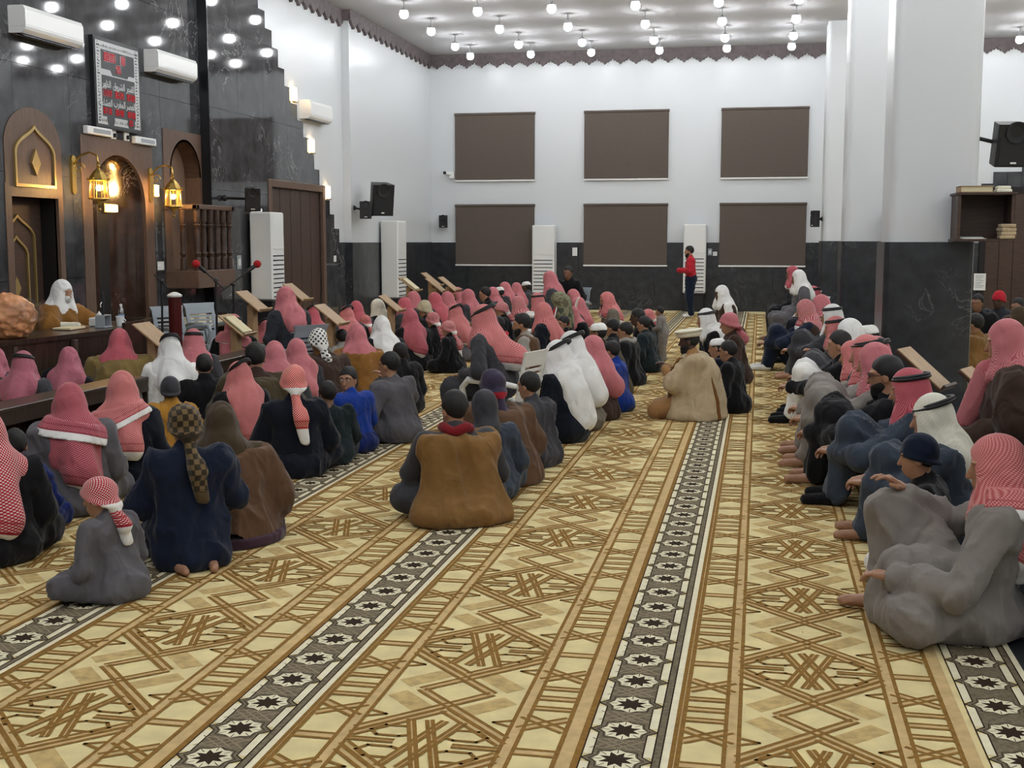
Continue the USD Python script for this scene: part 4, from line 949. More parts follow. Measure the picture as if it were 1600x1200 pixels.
    PEOPLE_N[0] += 1
    return p
# ================================================================ furniture and fittings
DESKW = M('polished_dark_wood', (.030, .018, .014), .22, var=.3, scale=5, stretch=(1, 8, 1), spec=.5)
BENCHW = M('bench_dark_wood', (.040, .026, .020), .30, var=.25, scale=6, stretch=(1, 8, 1), spec=.5)
TANW = M('tan_wood', (.36, .235, .125), .5, var=.15, scale=10, stretch=(1, 6, 1))
PAGE = M('page_cream', (.66, .58, .38), .8); BOOKG = M('book_cover_green', (.20, .21, .10), .6)
LEATHER = M('black_leather', (.016, .018, .020), .4, bump=.2, bscale=150)
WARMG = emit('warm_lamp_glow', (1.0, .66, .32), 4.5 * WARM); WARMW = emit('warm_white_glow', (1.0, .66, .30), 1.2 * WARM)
AMBER = usdkit.material(stage, '/World/Looks/amber_glass', {'t': ('transparent_bsdf', {'color': (.95, .86, .70)}), 'g': ('glossy_bsdf', {'color': (.9, .85, .75), 'roughness': .08}), 'f': ('fresnel', {'IOR': 1.5}), 'm': ('mix_closure', {})}, [('f.fac', 'm.fac'), ('t.BSDF', 'm.closure1'), ('g.BSDF', 'm.closure2')], surface='m.closure')
# ---- speaker's desk
dk = thing('speaker_desk', 'long polished dark desk with curved front before the speaker', 'desk', (0, 0, 0))
plan = Polygon([(-7.05, 9.3), (-6.62, 9.3), (-6.52, 10.2), (-6.44, 11.0), (-6.42, 11.6), (-6.48, 12.1), (-6.60, 12.50), (-7.05, 12.50)])
inner = plan.buffer(-.05)
def pr(poly, z0, z1):
    m = prism(poly, z1 - z0); m.apply_translation((0, 0, z0)); return m
front = plan.difference(plan.buffer(-.035)).difference(sbox(-7.2, 9, -7.0, 13))
obj('front_panel', pr(front, .06, .74), DESKW, dk); obj('desk_top', pr(plan.buffer(.02), .74, .785), DESKW, dk)
obj('plinth', pr(plan.buffer(-.03).difference(plan.buffer(-.06)), .008, .06), BLACKISH, dk)
obj('raised_rim', pr(plan.buffer(.02).difference(plan.buffer(-.02)).intersection(sbox(-6.9, 11.6, -6.2, 12.55)), .785, .83), DESKW, dk)
for k, y in enumerate((9.9, 10.7, 11.5, 12.2)):
    obj('panel_strip', B(-6.50 + .02 * (k == 2) + .03 * (k == 1) - .09 * (k == 0) - .02 * (k == 3), -6.45 + .02 * (k == 2) + .03 * (k == 1) - .09 * (k == 0) - .02 * (k == 3), y - .03, y + .03, .08, .73, .006), WOOD, dk)
# things on the desk
b = thing('gift_bundle', 'peach bundle wrapped in crinkled clear film on the desk at left edge', 'bundle', (-6.74, 10.12, .787))
rng = np.random.default_rng(5)
ic = trimesh.creation.icosphere(4, 1.0); v = np.array(ic.vertices)
cr = 1 + .16 * (np.abs(meshkit.fbm(v * 3.1 + 7, 3, 2) - .5) * 2) - .12 * meshkit.noise(v * 6, 3)
v = v * cr[:, None] * (.24, .26, .22) + (0, 0, .19); v[:, 2] = np.maximum(v[:, 2], 0)
obj('peach_wrap', trimesh.Trimesh(v, ic.faces, process=False), M('peach_paper', (.60, .27, .12), .35, var=.4, scale=5, bump=.8, bscale=9, spec=.5), b, smooth=40)
a = np.linspace(0, 2 * np.pi, 40)[:-1]
V = np.array([(r * math.cos(t) * (1 + .10 * math.sin(7 * t)), r * math.sin(t) * (1 + .08 * math.sin(5 * t + 1)), z + .02 * math.sin(9 * t)) for r, z in ((.25, .14), (.30, .20), (.28, .28), (.31, .33)) for t in a])
F = [(i * 39 + k, i * 39 + (k + 1) % 39, (i + 1) * 39 + (k + 1) % 39) for i in range(3) for k in range(39)] + [(i * 39 + k, (i + 1) * 39 + (k + 1) % 39, (i + 1) * 39 + k) for i in range(3) for k in range(39)]
FILM = usdkit.material(stage, '/World/Looks/clear_film', {'t': ('transparent_bsdf', {'color': (.96, .96, .96)}), 'g': ('glossy_bsdf', {'roughness': .15}), 'm': ('mix_closure', {'fac': .22})}, [('t.BSDF', 'm.closure1'), ('g.BSDF', 'm.closure2')], surface='m.closure')
obj('clear_film', trimesh.Trimesh(V, np.array(F), process=False), FILM, b, smooth=True)
t = thing('microphone_stand', 'small grey table microphone on a square foot on the desk', 'microphone', (-6.62, 11.55, .785))
obj('foot', cat(B(-.06, .06, -.08, .08, 0, .015, .004), B(-.05, .05, -.07, -.06, .015, .12), B(-.05, .05, .06, .07, .015, .12), B(-.05, .05, -.07, .07, .12, .13)), GREYPL, t)
obj('stem', tube([(0, 0, .12), (0, 0, .27)], .014, 8), BLACK, t); obj('head', tube([(0, 0, .26), (0, 0, .36)], [.022, .018], 10), BLACK, t)
obj('clip', tube([(0, -.02, .26), (0, -.045, .24), (0, -.04, .21)], .006, 6), PLASTIC, t)
t = thing('tissue_box', 'white tissue box on the desk behind the table microphone', 'tissue box', (-6.78, 11.75, .786)); obj('box', B(-.06, .06, -.11, .11, 0, .09, .008), PLASTIC, t); obj('tissue', moved(trimesh.creation.cone(.05, .07, sections=7), (0, 0, .088)), CL_['white'], t)
t = thing('water_bottle', 'small clear water bottle standing on the desk beside the tissues', 'bottle', (-6.64, 11.95, .786))
obj('bottle', lathe([(0, 0), (.032, 0), (.033, .02), (.031, .07), (.033, .12), (.028, .16), (.013, .19), (.013, .205), (0, .205)], 16), FILM, t, smooth=40); obj('cap', lathe([(0, .2), (.015, .2), (.015, .22), (0, .22)], 12), PLASTIC, t); obj('label_band', lathe([(.0335, .06), (.0335, .11)], 16), M('blue_label', (.2, .3, .45), .5), t)
t = thing('white_cup', 'white paper cup pair on the desk edge beside the bottle', 'cup', (-6.56, 11.78, .786)); obj('cup', lathe([(0, 0), (.035, 0), (.042, .10), (.045, .102), (.038, .09), (0, .02)], 16), PLASTIC, t, smooth=40); obj('handle', tube([(.04, 0, .08), (.065, 0, .06), (.038, 0, .03)], .006, 6), PLASTIC, t)
t = thing('open_book', 'open brown book lying before the speaker on the desk', 'book', (-6.80, 11.20, .786))
for s in (-1, 1): obj('page_block', moved(B(-.10, .10, 0, .14, 0, .02, .004), (0, 0, .005), rz=0 if s > 0 else 180, rx=0), PAGE, t)
obj('cover', B(-.11, .11, -.15, .15, 0, .006), M('brown_cover', (.12, .06, .04), .5), t)
# ---- chairs
CHW = M('white_chair_plastic', (.72, .72, .68), .35, spec=.45); CHG = M('grey_chair_plastic', (.26, .30, .33), .4, spec=.45)
def monobloc(name, label, loc, face, m, s=1.0, group=None):
    """moulded garden chair, faces +y in its own frame"""
    t = thing(name, label, 'chair', loc, face - 90, group)
    z = .40 * s
    seat = B(-.23, .23, -.20, .24, z - .02, z, .008); obj('seat', seat, m, t)
    # back: bent panel with slots
    P_ = sbox(-.22, 0, .22, .42).difference(unary_union([sbox(-.17, .10 + .05 * i, .17, .125 + .05 * i) for i in range(5)])).union(Polygon([(-.22, .40), (-.24, .46), (.24, .46), (.22, .40)]))
    bk = prism(P_, .018); V = np.array(bk.vertices); V = V * s
    W = np.stack([V[:, 0], -.20 - .10 * (V[:, 1] / .45) ** 1.1 - V[:, 2] - .06 * np.clip(V[:, 1] / .45 - .85, 0, 1), z + V[:, 1]], 1)
    obj('back', trimesh.Trimesh(W, bk.faces, process=False), m, t)
    for sx in (-1, 1):
        obj('arm', tube([(sx * .24, .22, z), (sx * .27, .23, z + .14 * s), (sx * .28, .17, z + .21 * s), (sx * .28, -.10, z + .20 * s), (sx * .25, -.25, z + .17 * s)], [.026, .026, .03, .028, .022], 8), m, t, smooth=True)
        for sy in (-1, 1):
            obj('leg', tube([(sx * .22, sy * .20 + .02, z - .01), (sx * .27, sy * .25 + .02, .008)], [.032, .024], 7), m, t, smooth=True)
    return t
def office_chair(loc, face):
    t = thing('office_chair', 'black leather office chair behind the speaker', 'chair', loc, face - 90)
    def cush(c, r, name):
        ic = trimesh.creation.icosphere(3, 1.0); v = np.array(ic.vertices); v = np.sign(v) * np.abs(v) ** .6 * r + c
        obj(name, trimesh.Trimesh(v, ic.faces, process=False), LEATHER, t, smooth=True)
    cush((0, 0, .42), (.26, .25, .055), 'seat'); cush((0, -.30, .78), (.24, .06, .28), 'backrest'); cush((0, -.31, 1.08), (.17, .055, .10), 'headrest')
    for sx in (-1, 1): obj('armrest', tube([(sx * .27, -.2, .42), (sx * .30, -.18, .62), (sx * .30, .12, .64), (sx * .27, .14, .42)], .022, 8), BLACK, t, smooth=True)
    obj('column', tube([(0, 0, .10), (0, 0, .38)], .03, 10), GREYPL, t)
    for k in range(5):
        q = 2 * math.pi * k / 5; obj('foot_spoke', tube([(0, 0, .10), (.27 * math.cos(q), .27 * math.sin(q), .055)], .018, 6), BLACK, t)
        obj('caster', moved(trimesh.creation.icosphere(1, .032), (.27 * math.cos(q), .27 * math.sin(q), .04)), BLACK, t)
    return t
monobloc('plastic_chair', 'grey plastic armchair beside the maroon post', (-7.00, 14.05, 0), 330, CHG, 1.0)
monobloc('plastic_chair', 'empty grey plastic armchair under the pulpit balcony', (-6.95, 14.85, 0), 330, CHG, 1.0)
cm = monobloc('plastic_chair', 'white plastic chair with a camouflage jacket hung over its back', (-3.05, 17.0, 0), 185, CHW, 1.05)
cmat = usdkit.material(stage, '/World/Looks/camouflage', {'g': ('texture_coordinate', {}), 'n': ('noise_texture', {'scale': 9.0, 'detail': 2.0}), 'r': ('rgb_ramp', {'ramp': [(0.0, S(70, 78, 60)), (.44, S(70, 78, 60)), (.45, S(128, 126, 98)), (.56, S(128, 126, 98)), (.57, S(98, 92, 70)), (1, S(98, 92, 70))]}), 'p': ('principled_bsdf', {'roughness': .9})}, [('g.object', 'n.vector'), ('n.fac', 'r.fac'), ('r.color', 'p.base_color')], surface='p.BSDF')
jk = thing('camouflage_jacket', 'camouflage jacket draped over a white chair back', 'jacket', (-3.05, 17.0, 0), 95)
fn = lambda P: np.maximum(np.abs(union([rc(P, V3(-.16, -.30, .86), V3(.16, -.30, .86), .09, .09), rc(P, V3(-.12, -.36, .80), V3(-.12, -.38, .50), .10, .11), rc(P, V3(.12, -.36, .80), V3(.12, -.38, .50), .10, .11)], .06)) - .012, .45 - P[:, 2])
obj('jacket', wrinkle(surface_nets(fn, (-.4, -.6, .4), (.4, -.1, 1.05), .018), .012, np.random.default_rng(2)), cmat, jk, smooth=True)
# ---- long low benches between the rows
def bench(y0, y1, label, x=-5.33, h=.47, n=4):
    t = thing('low_bench', label, 'bench')
    obj('top_board', B(x - .27, x + .01, y0, y1, h - .03, h, .006), BENCHW, t); obj('bottom_board', B(x - .25, x - .01, y0 + .02, y1 - .02, .06, .09), BENCHW, t)
    obj('back_board', B(x - .26, x - .24, y0 + .02, y1 - .02, .09, h - .03), BENCHW, t)
    for k in range(n + 1):
        y = y0 + .02 + (y1 - y0 - .06) * k / n; obj('upright', B(x - .24, x - .01, y, y + .022, .008, h - .03), BENCHW, t)
    obj('front_rail', B(x - .02, x, y0 + .02, y1 - .02, h - .13, h - .03), BENCHW, t)
bench(7.0, 10.05, 'long low dark wood bench shelf behind the nearest rows at left')
bench(11.25, 14.2, 'low dark wood bench shelf farther along, beyond the man in all white')
bench(6.0, 9.0, 'low dark wood bench shelf at the left edge before the red checked scarf', x=-4.62, h=.30)
# ---- bookstands with tilted tops
def bookstand(loc, h, label, book=None, face=0):
    t = thing('book_stand', label, 'bookstand', loc, face)
    obj('post', B(-.05, .03, -.07, .07, .03, h - .14, .006), TANW, t); obj('foot', B(-.18, .16, -.14, .14, .008, .035, .008), TANW, t)
    T = lambda m: moved(m, (0, 0, h - .10), ry=38)
    obj('top_board', T(B(-.19, .19, -.17, .17, -.009, .009, .004)), TANW, t); obj('ledge', T(B(.175, .195, -.17, .17, .009, .045, .004)), TANW, t)
    obj('brace', tube([(-.02, 0, h - .3), (.09, 0, h - .165)], .012, 6), TANW, t)
    if book:
        b = thing('open_book', 'open book lying on the %s' % book, 'book', loc, face)
        for s in (-1, 1): obj('page_block', T(B(-.13, .15, min(0, s * .12), max(0, s * .12), .014, .034, .004)), PAGE, b)
        obj('cover', T(B(-.14, .16, -.13, .13, .0095, .014)), M('green_cover', (.09, .11, .05), .5), b)
bookstand((-5.75, 10.98, 0), .86, 'tan bookstand between the desk and the man in all white')
bookstand((-5.88, 13.66, 0), 1.06, 'tan bookstand with tilted top left of the standing air conditioner')
bookstand((-6.28, 16.12, 0), 1.06, 'tan bookstand with tilted top before the tall brown door')
bookstand((-4.85, 13.5, 0), .92, 'tan bookstand close to the deep pink scarf, middle of the row', None)
bookstand((-5.80, 13.0, 0), .82, 'low tan bookstand holding an open book behind the bench', 'low stand behind the bench')
bookstand((-5.25, 17.2, 0), .86, 'tan bookstand right of the cream scarf')
bookstand((-5.65, 19.55, 0), 1.05, 'tan bookstand with an open book beside the second air conditioner', 'stand beside the second air conditioner')
bookstand((-5.56, 20.6, 0), 1.10, 'tan bookstand, leftmost of three against the far dado')
bookstand((-5.36, 20.15, 0), 1.02, 'tan bookstand, second of three against the far dado')
bookstand((-5.06, 19.85, 0), 1.05, 'tan bookstand, third of three against the far dado')
DSTAND = M('dark_stand_wood', (.07, .035, .022), .45)
for (x, y, z, lab) in ((1.12, 8.75, .93, 'dark brown bookstand seen from behind, left of the pair by the right row'), (1.50, 8.55, .82, 'dark brown bookstand seen from behind, right of the pair by the right row')):
    t = thing('book_stand', lab, 'bookstand', (x, y, 0), -25)
    T = lambda m: moved(m, (0, 0, z - .13), ry=40)
    obj('top_board', T(B(-.20, .20, -.13, .13, -.012, .010, .004)), DSTAND, t); obj('edge_strip', T(B(-.20, .20, -.13, .13, .010, .018)), TANW, t)
    obj('post', B(-.03, .03, -.08, .08, .03, z - .16, .006), DSTAND, t); obj('foot', B(-.15, .15, -.13, .13, .004, .035, .006), DSTAND, t); obj('ledge', T(B(.19, .21, -.13, .13, .01, .05)), DSTAND, t)
# ---- microphone stands with red foam
def boom(label, base, top, a, b, foam=True):
    t = thing('boom_stand', label, 'microphone stand'); base, top, a, b = (np.array(q, float) for q in (base, top, a, b))
    obj('pole', tube([base + (0, 0, .03), top], .013, 8), BLACK, t)
    for k in range(3):
        q = 2.1 * k + .4; obj('foot', tube([base + (0, 0, .12), base + (.26 * math.cos(q), .26 * math.sin(q), .014)], .011, 6), BLACK, t)
    obj('boom_arm', tube([a, b], .009, 6), BLACK, t); obj('clamp', moved(trimesh.creation.icosphere(1, .028), top), BLACK, t)
    if foam:
        d = (b - a) / np.linalg.norm(b - a)
        obj('microphone', tube([b - d * .02, b + d * .11], [.020, .024], 10), BLACK, t)
        obj('foam_cover', trimesh.Trimesh(np.array(trimesh.creation.icosphere(3, 1).vertices) * .046 + b + d * .13, trimesh.creation.icosphere(3, 1).faces), M('red_foam', (.42, .018, .022), .9, bump=.6, bscale=200), t, smooth=True)
boom('black boom microphone stand with red foam pointing up, left one', (-6.14, 13.2, 0), (-6.13, 13.2, 1.22), (-6.05, 13.25, 1.12), (-6.20, 13.05, 1.33))
boom('black boom microphone stand with red foam reaching right before the wall unit', (-6.10, 13.6, 0), (-6.10, 13.6, 1.16), (-6.22, 13.5, 1.07), (-5.95, 13.72, 1.32))
boom('black microphone stand without foam beside the maroon post', (-6.62, 12.8, 0), (-6.60, 12.8, 1.22), (-6.66, 12.75, 1.30), (-6.55, 12.85, 1.14), foam=False)
t = thing('maroon_post', 'round maroon post with a white cap right of the desk', 'post', (-6.70, 13.30, 0))
obj('shaft', lathe([(0, .008), (.10, .008), (.10, .03), (.075, .05), (.075, 1.02), (0, 1.02)], 20), M('maroon_lacquer', (.075, .012, .012), .25), t, smooth=40); obj('cap', lathe([(0, 1.02), (.085, 1.02), (.09, 1.04), (.06, 1.06), (.03, 1.075), (0, 1.08)], 20), PLASTIC, t, smooth=40)
t = thing('wall_shelf', 'low dark shelf at the foot of the wall under the balcony', 'shelf', (-7.95, 16.4, 0)); obj('body', cat(B(-.22, .10, -.9, .9, .40, .43), B(-.22, .10, -.9, -.87, .008, .6), B(-.22, .10, .87, .9, .008, .6), B(-.22, -.2, -.9, .9, .008, .72)), BENCHW, t); obj('shelf_board', B(-.22, .10, -.87, .87, .06, .09), BENCHW, t)
for k, (y, n) in enumerate(((15.75, 3), (16.1, 5), (16.5, 6), (16.85, 5), (17.1, 4))):
    for j in range(n):
        o = thing('white_book', 'white book lying %s in the %s white pile under the balcony' % (('at the bottom', 'second from below', 'third from below', 'fourth from below', 'fifth from below', 'on the very top')[j], ('leftmost', 'second', 'middle', 'fourth', 'rightmost')[k]), 'book', (-7.96, y, .432 + j * .032), (j * 37) % 9 - 4, 'white books piled under the balcony')
        obj('page_block', B(-.08, .075, -.115, .115, .004, .026), PAGE, o); obj('cover', cat(B(-.085, .08, -.12, .12, 0, .004), B(-.085, .08, -.12, .12, .026, .030), B(-.085, -.08, -.12, .12, .0, .03)), PLASTIC, o)
# ---- air conditioners
def split_ac(loc, L, label, open_=False, h=.30):
    """wall unit; length along y, sticks out along +x"""
    t = thing('wall_air_conditioner', label, 'air conditioner', loc)
    pf = Polygon([(0, 0), (.15, 0), (.20, .035), (.215, .07), (.215, h - .05), (.19, h), (0, h)]).buffer(-.012).buffer(.012, quad_segs=4)
    m = prism(pf, L); V = np.array(m.vertices); obj('body', trimesh.Trimesh(np.stack([V[:, 0], V[:, 2], V[:, 1]], 1), m.faces[:, ::-1], process=False), PLASTIC, t, smooth=35)
    obj('outlet', B(.045, .150, .05, L - .05, -.004, .012), LOUVER, t)
    for k in range(2): obj('louver', moved(B(-.03, .03, .05, L - .05, -.003, .003), (.075 + .06 * k, 0, -.010), ry=25), GREYPL, t)
    obj('seam', B(.2142, .2165, .02, L - .02, .085, .088), GREYPL, t); obj('end_seam', B(.03, .2, -.001, .0, .07, .072), GREYPL, t)
split_ac((XN, 12.62, 3.97), 1.20, 'white wall air conditioner left of the clock board')
split_ac((XN, 15.70, 3.95), 1.18, 'white wall air conditioner right of the clock board')
split_ac((XM - .03, 21.15, 3.84), 1.15, 'white wall air conditioner beside the marble steps, lit yellow at its end', h=.33)
def floor_ac(label, x0, x1, y0, y1, z0, z1, face):
    t = thing('floor_air_conditioner', label, 'air conditioner')
    obj('body', B(x0, x1, y0, y1, z0, z1, .02), PLASTIC, t)
    obj('stand', B(x0 + .03, x1 - .03, y0 + .03, y1 - .03, .008, z0, .01), BLACK, t); obj('base_tray', B(x0 - .01, x1 + .01, y0 - .01, y1 + .01, z0 - .03, z0, .006), LOUVER, t)
    H = z1 - z0
    for k in range(10):
        z = z0 + .04 + k * H * .052
        if face == 'x': obj('slot', B(x1 - .004, x1 + .004, y0 + .04, y1 - .04, z, z + .018), LOUVER, t)
        else: obj('slot', B(x0 + .04, x1 - .04, y0 - .004, y0 + .004, z, z + .018), LOUVER, t)
    if face == 'x':
        obj('display', B(x1 - .002, x1 + .003, (y0 + y1) / 2 - .08, (y0 + y1) / 2 + .08, z0 + H * .68, z0 + H * .72), GREYPL, t); obj('upper_panel', B(x1 - .002, x1 + .006, y0 + .03, y1 - .03, z0 + H * .58, z1 - .04, .002), PLASTIC, t)
    else:
        obj('display', B((x0 + x1) / 2 - .08, (x0 + x1) / 2 + .08, y0 - .003, y0 + .002, z0 + H * .80, z0 + H * .84), GREYPL, t); obj('upper_panel', B(x0 + .03, x1 - .03, y0 - .006, y0 + .002, z0 + H * .58, z1 - .04, .002), PLASTIC, t)
floor_ac('tall white standing air conditioner left of the brown door', -8.04, -7.66, 18.60, 19.12, .72, 2.125, 'x')
floor_ac('tall white standing air conditioner on the left wall under the big loudspeaker', -7.92, -7.54, 25.2, 25.85, .45, 2.09, 'x')
floor_ac('tall white standing air conditioner between the first and second blinds', -5.36, -4.82, 29.08, 29.46, .37, 2.035, 'y')
floor_ac('tall white standing air conditioner behind the man in red', -1.76, -1.24, 29.08, 29.46, .44, 2.05, 'y')
t = thing('router_box', 'small white box on top of the air conditioner by the door', 'box', (-7.97, 18.75, 2.126)); obj('case', B(-.06, .06, -.1, .1, 0, .06, .01), PLASTIC, t); obj('cable', tube([(-.05, .05, .02), (-.07, .07, -.2)], .006, 6), BLACK, t)
# ---- prayer time board
WORDS_ = [unary_union([Polygon(r[0], r[1:]) for r in w]) for w in WORDS]
t = thing('prayer_time_board', 'grey framed electronic board of prayer times with red digits', 'clock', (XN, 14.32, 3.11))
W, H = 1.12, 1.09
def put2(name, poly, th, x, m): obj(name, onwall_x(prism(poly, th), x), m, t)
BG = M('board_grey', (.045, .048, .052), .45, spec=.25); SIL = M('board_silver', (.46, .47, .48), .4); RED = emit('red_digit', (1.0, .02, .03), .16); REDBG = M('red_window', (.09, .012, .018), .2)
put2('case', sbox(-.02, -.02, W + .02, H + .02), .06, 0, BLACK); put2('face', sbox(0, 0, W, H), .004, .06, BG)
fr = sbox(.02, .03, W - .02, H - .03).difference(sbox(.14, .13, W - .14, H - .13)).union(sbox(.10, .645, W - .10, .66)).union(Polygon([(.10, .645), (.42, .645), (.36, .72), (.10, .72)])).union(Polygon([(W - .10, .645), (W - .34, .645), (W - .29, .70), (W - .10, .70)]))
fr = fr.difference(Point(.34, .10).buffer(.10)).difference(Point(W - .26, .10).buffer(.10))
holes = []
rr_ = random.Random(3)
for k in range(26):
    for (x, y, w_, h_) in ((.04 + k * .041, H - .10, .026, .04), (.04 + k * .041, .06, .026, .04), (.045, .06 + k * .039, .07, .02), (W - .115, .06 + k * .039, .07, .02)):
        holes.append(affinity.rotate(sbox(x, y, x + w_ * rr_.uniform(.5, 1), y + h_ * rr_.uniform(.4, .9)), rr_.uniform(-30, 30)))
put2('ornament_frame', fr.difference(unary_union(holes)), .003, .064, SIL)
SEG = {'0': 'abcdef', '1': 'bc', '2': 'abged', '3': 'abgcd', '4': 'fgbc', '5': 'afgcd', '6': 'afgedc', '7': 'abc', '8': 'abcdefg', '9': 'abcdfg', ':': ''}
def digits(s, x, y, h):
    P_ = []; w_ = h * .5
    for ch in s:
        if ch == ':':
            P_ += [sbox(x, y + h * .25, x + h * .08, y + h * .33), sbox(x, y + h * .65, x + h * .08, y + h * .73)]; x += h * .22; continue
        q = h * .11
        R_ = {'a': (0, h - q, w_, h), 'd': (0, 0, w_, q), 'g': (0, h / 2 - q / 2, w_, h / 2 + q / 2), 'b': (w_ - q, h / 2, w_, h), 'c': (w_ - q, 0, w_, h / 2), 'f': (0, h / 2, q, h), 'e': (0, 0, q, h / 2)}
        P_ += [sbox(x + a, y + b_, x + c_, y + d_) for a, b_, c_, d_ in (R_[k] for k in SEG[ch])]; x += w_ * 1.35
    return unary_union(P_)
# the wall is read with u running away from the camera, so the board's left is the small u
for (s, x, y, h) in (('08:05', .22, .83, .10), ('18', .62, .83, .10), ('25', .52, .71, .085), ('11:54', .17, .39, .075), ('06:29', .47, .39, .075), ('05:04', .78, .39, .075), ('07:10', .17, .17, .07), ('05:40', .47, .17, .07), ('02:58', .78, .17, .07), ('23', W - .31, .065, .07)):
    wd = h * (.5 * 1.35 * sum(c != ':' for c in s) + .22 * s.count(':'))
    put2('digit_window', sbox(x - .012, y - .012, x + wd + .002, y + h + .012), .002, .064, REDBG); put2('digits', digits(s, x, y, h), .002, .066, RED)
for wi_, x, y in ((0, .86, .53), (1, .57, .53), (2, .26, .53), (3, .86, .305), (4, .57, .305), (5, .26, .305)):
    put2('prayer_name', affinity.translate(affinity.scale(WORDS_[wi_], .0016, .0019, origin=(0, 0)), x, y), .003, .064, SIL)
for nm, lab, y0, y1, z0, z1, m in (('control_box', 'white control box under the left end of the prayer time board', 14.08, 14.68, 2.99, 3.09, PLASTIC), ('control_box', 'long white control box with grey grille under the right end of the prayer time board', 15.28, 15.85, 2.96, 3.06, PLASTIC)):
    t2 = thing(nm, lab, 'box', (XN, 0, 0)); obj('case', B(0, .07, y0, y1, z0, z1, .008), m, t2); obj('panel', B(.07, .073, y0 + .14, y1 - .05, z0 + .025, z1 - .025), GREYPL, t2)
for k, y in enumerate((14.80, 15.14)):
    t2 = thing('power_socket', 'white socket with black plug under the prayer time board, ' + ('left' if k == 0 else 'right'), 'socket', (XN, y, 2.98)); obj('plate', B(0, .02, -.06, .06, 0, .12, .004), PLASTIC, t2); obj('plug', B(.02, .06, -.025, .025, .02, .07, .006), BLACK, t2)
# ---- lanterns
def lantern(y, z, label):
    t = thing('wall_lantern', label, 'lantern', (XN, y, z))
    obj('wall_plate', onwall_x(prism(sbox(-.045, -.22, .045, .16).union(Point(0, .16).buffer(.045)).union(Point(0, -.22).buffer(.045)), .03), 0), BRASS, t, smooth=30)
    obj('bracket', tube([(.03, 0, .10), (.12, 0, .20), (.24, 0, .24), (.34, 0, .20), (.35, 0, .13)], .013, 8), BRASS, t, smooth=True)
    obj('scroll', tube([(.10 + .07 * math.cos(a) * (1 - a / 9), 0, .05 + .07 * math.sin(a) * (1 - a / 9)) for a in np.linspace(0, 7, 22)], .008, 6), BRASS, t, smooth=True)
    c = (.35, 0, 0); hexa = lambda r, n=8: n
    obj('roof', moved(lathe([(.125, -.105), (.135, -.10), (.115, -.075), (.075, -.01), (.035, .03), (.018, .05), (.026, .07), (.014, .09), (.02, .11), (0, .135)], 8), c), BRASS, t)
    obj('base_ring', moved(lathe([(0, -.40), (.03, -.385), (.06, -.35), (.10, -.335), (.135, -.325), (.13, -.31), (0, -.31)], 8), c), BRASS, t)
    obj('finial', moved(lathe([(0, -.48), (.012, -.47), (.018, -.45), (.008, -.43), (.02, -.41), (0, -.39)], 10), c), BRASS, t)
    for k in range(8):
        a = math.pi / 4 * k; p0, p1 = np.array((.118 * math.cos(a), .118 * math.sin(a), -.315)), np.array((.105 * math.cos(a), .105 * math.sin(a), -.10))
        obj('rib', tube([p0 + c, p1 + c], .007, 6), BRASS, t); obj('knob', moved(trimesh.creation.icosphere(1, .013), p1 * (1.22, 1.22, .8) + c), BRASS, t)
        b_ = math.pi / 4 * (k + 1)
        q = np.array([p0 * .97, np.array((.118 * math.cos(b_), .118 * math.sin(b_), -.315)) * .97, np.array((.105 * math.cos(b_), .105 * math.sin(b_), -.10)) * .97, p1 * .97]) + c
        obj('pane', trimesh.Trimesh(q, [(0, 1, 2), (0, 2, 3)], process=False), AMBER, t)
    obj('bulb', moved(trimesh.creation.icosphere(2, .035), (c[0], 0, -.19)), emit('lantern_bulb', (1.0, .66, .28), 150 * WARM), t, smooth=True)
    obj('bulb_holder', moved(trimesh.creation.cylinder(.015, .07, sections=8), (c[0], 0, -.12)), BRASS, t)
lantern(13.80, 2.50, 'brass wall lantern with amber light, left of the prayer niche')
lantern(15.74, 2.46, 'brass wall lantern with amber light, right of the prayer niche')
t = thing('added_reflection_lamp', 'added lamp standing in for the lantern reflection inside the prayer niche', 'lamp', (-8.50, 15.08, 2.05)); obj('reflection_glow', B(.02, .06, -.14, .14, 0, .10, .01), WARMW, t); obj('back_plate', B(0, .02, -.15, .15, -.01, .11), BRASS, t)  # added emissive box in place of the lantern mirrored in the niche marble
t = thing('added_reflection_lamp', 'added lamp standing in for a reflection beside the right lantern bracket', 'lamp', (XN, 15.90, 2.28)); obj('reflection_glow', B(.01, .04, -.05, .05, 0, .16, .008), WARMW, t); obj('back_plate', B(0, .01, -.06, .06, -.01, .17), BRASS, t)  # second added glow, stands in for a reflection on the glossy wall
# ---- stair sconces
for (y, z, lab) in ((20.79, 4.10, 'highest'), (21.62, 3.27, 'middle'), (22.43, 2.46, 'lowest')):
    t = thing('step_lamp', 'warm glowing lamp at the edge of the marble steps, %s of three' % lab, 'wall lamp', (XM, y, z))
    obj('glass', onwall_x(prism(sbox(-.06, 0, .06, .24).buffer(-.05).buffer(.05), .05), .0), WARMG, t, smooth=40); obj('foot', B(-.0, .06, -.06, .06, -.02, .0), BRASS, t)
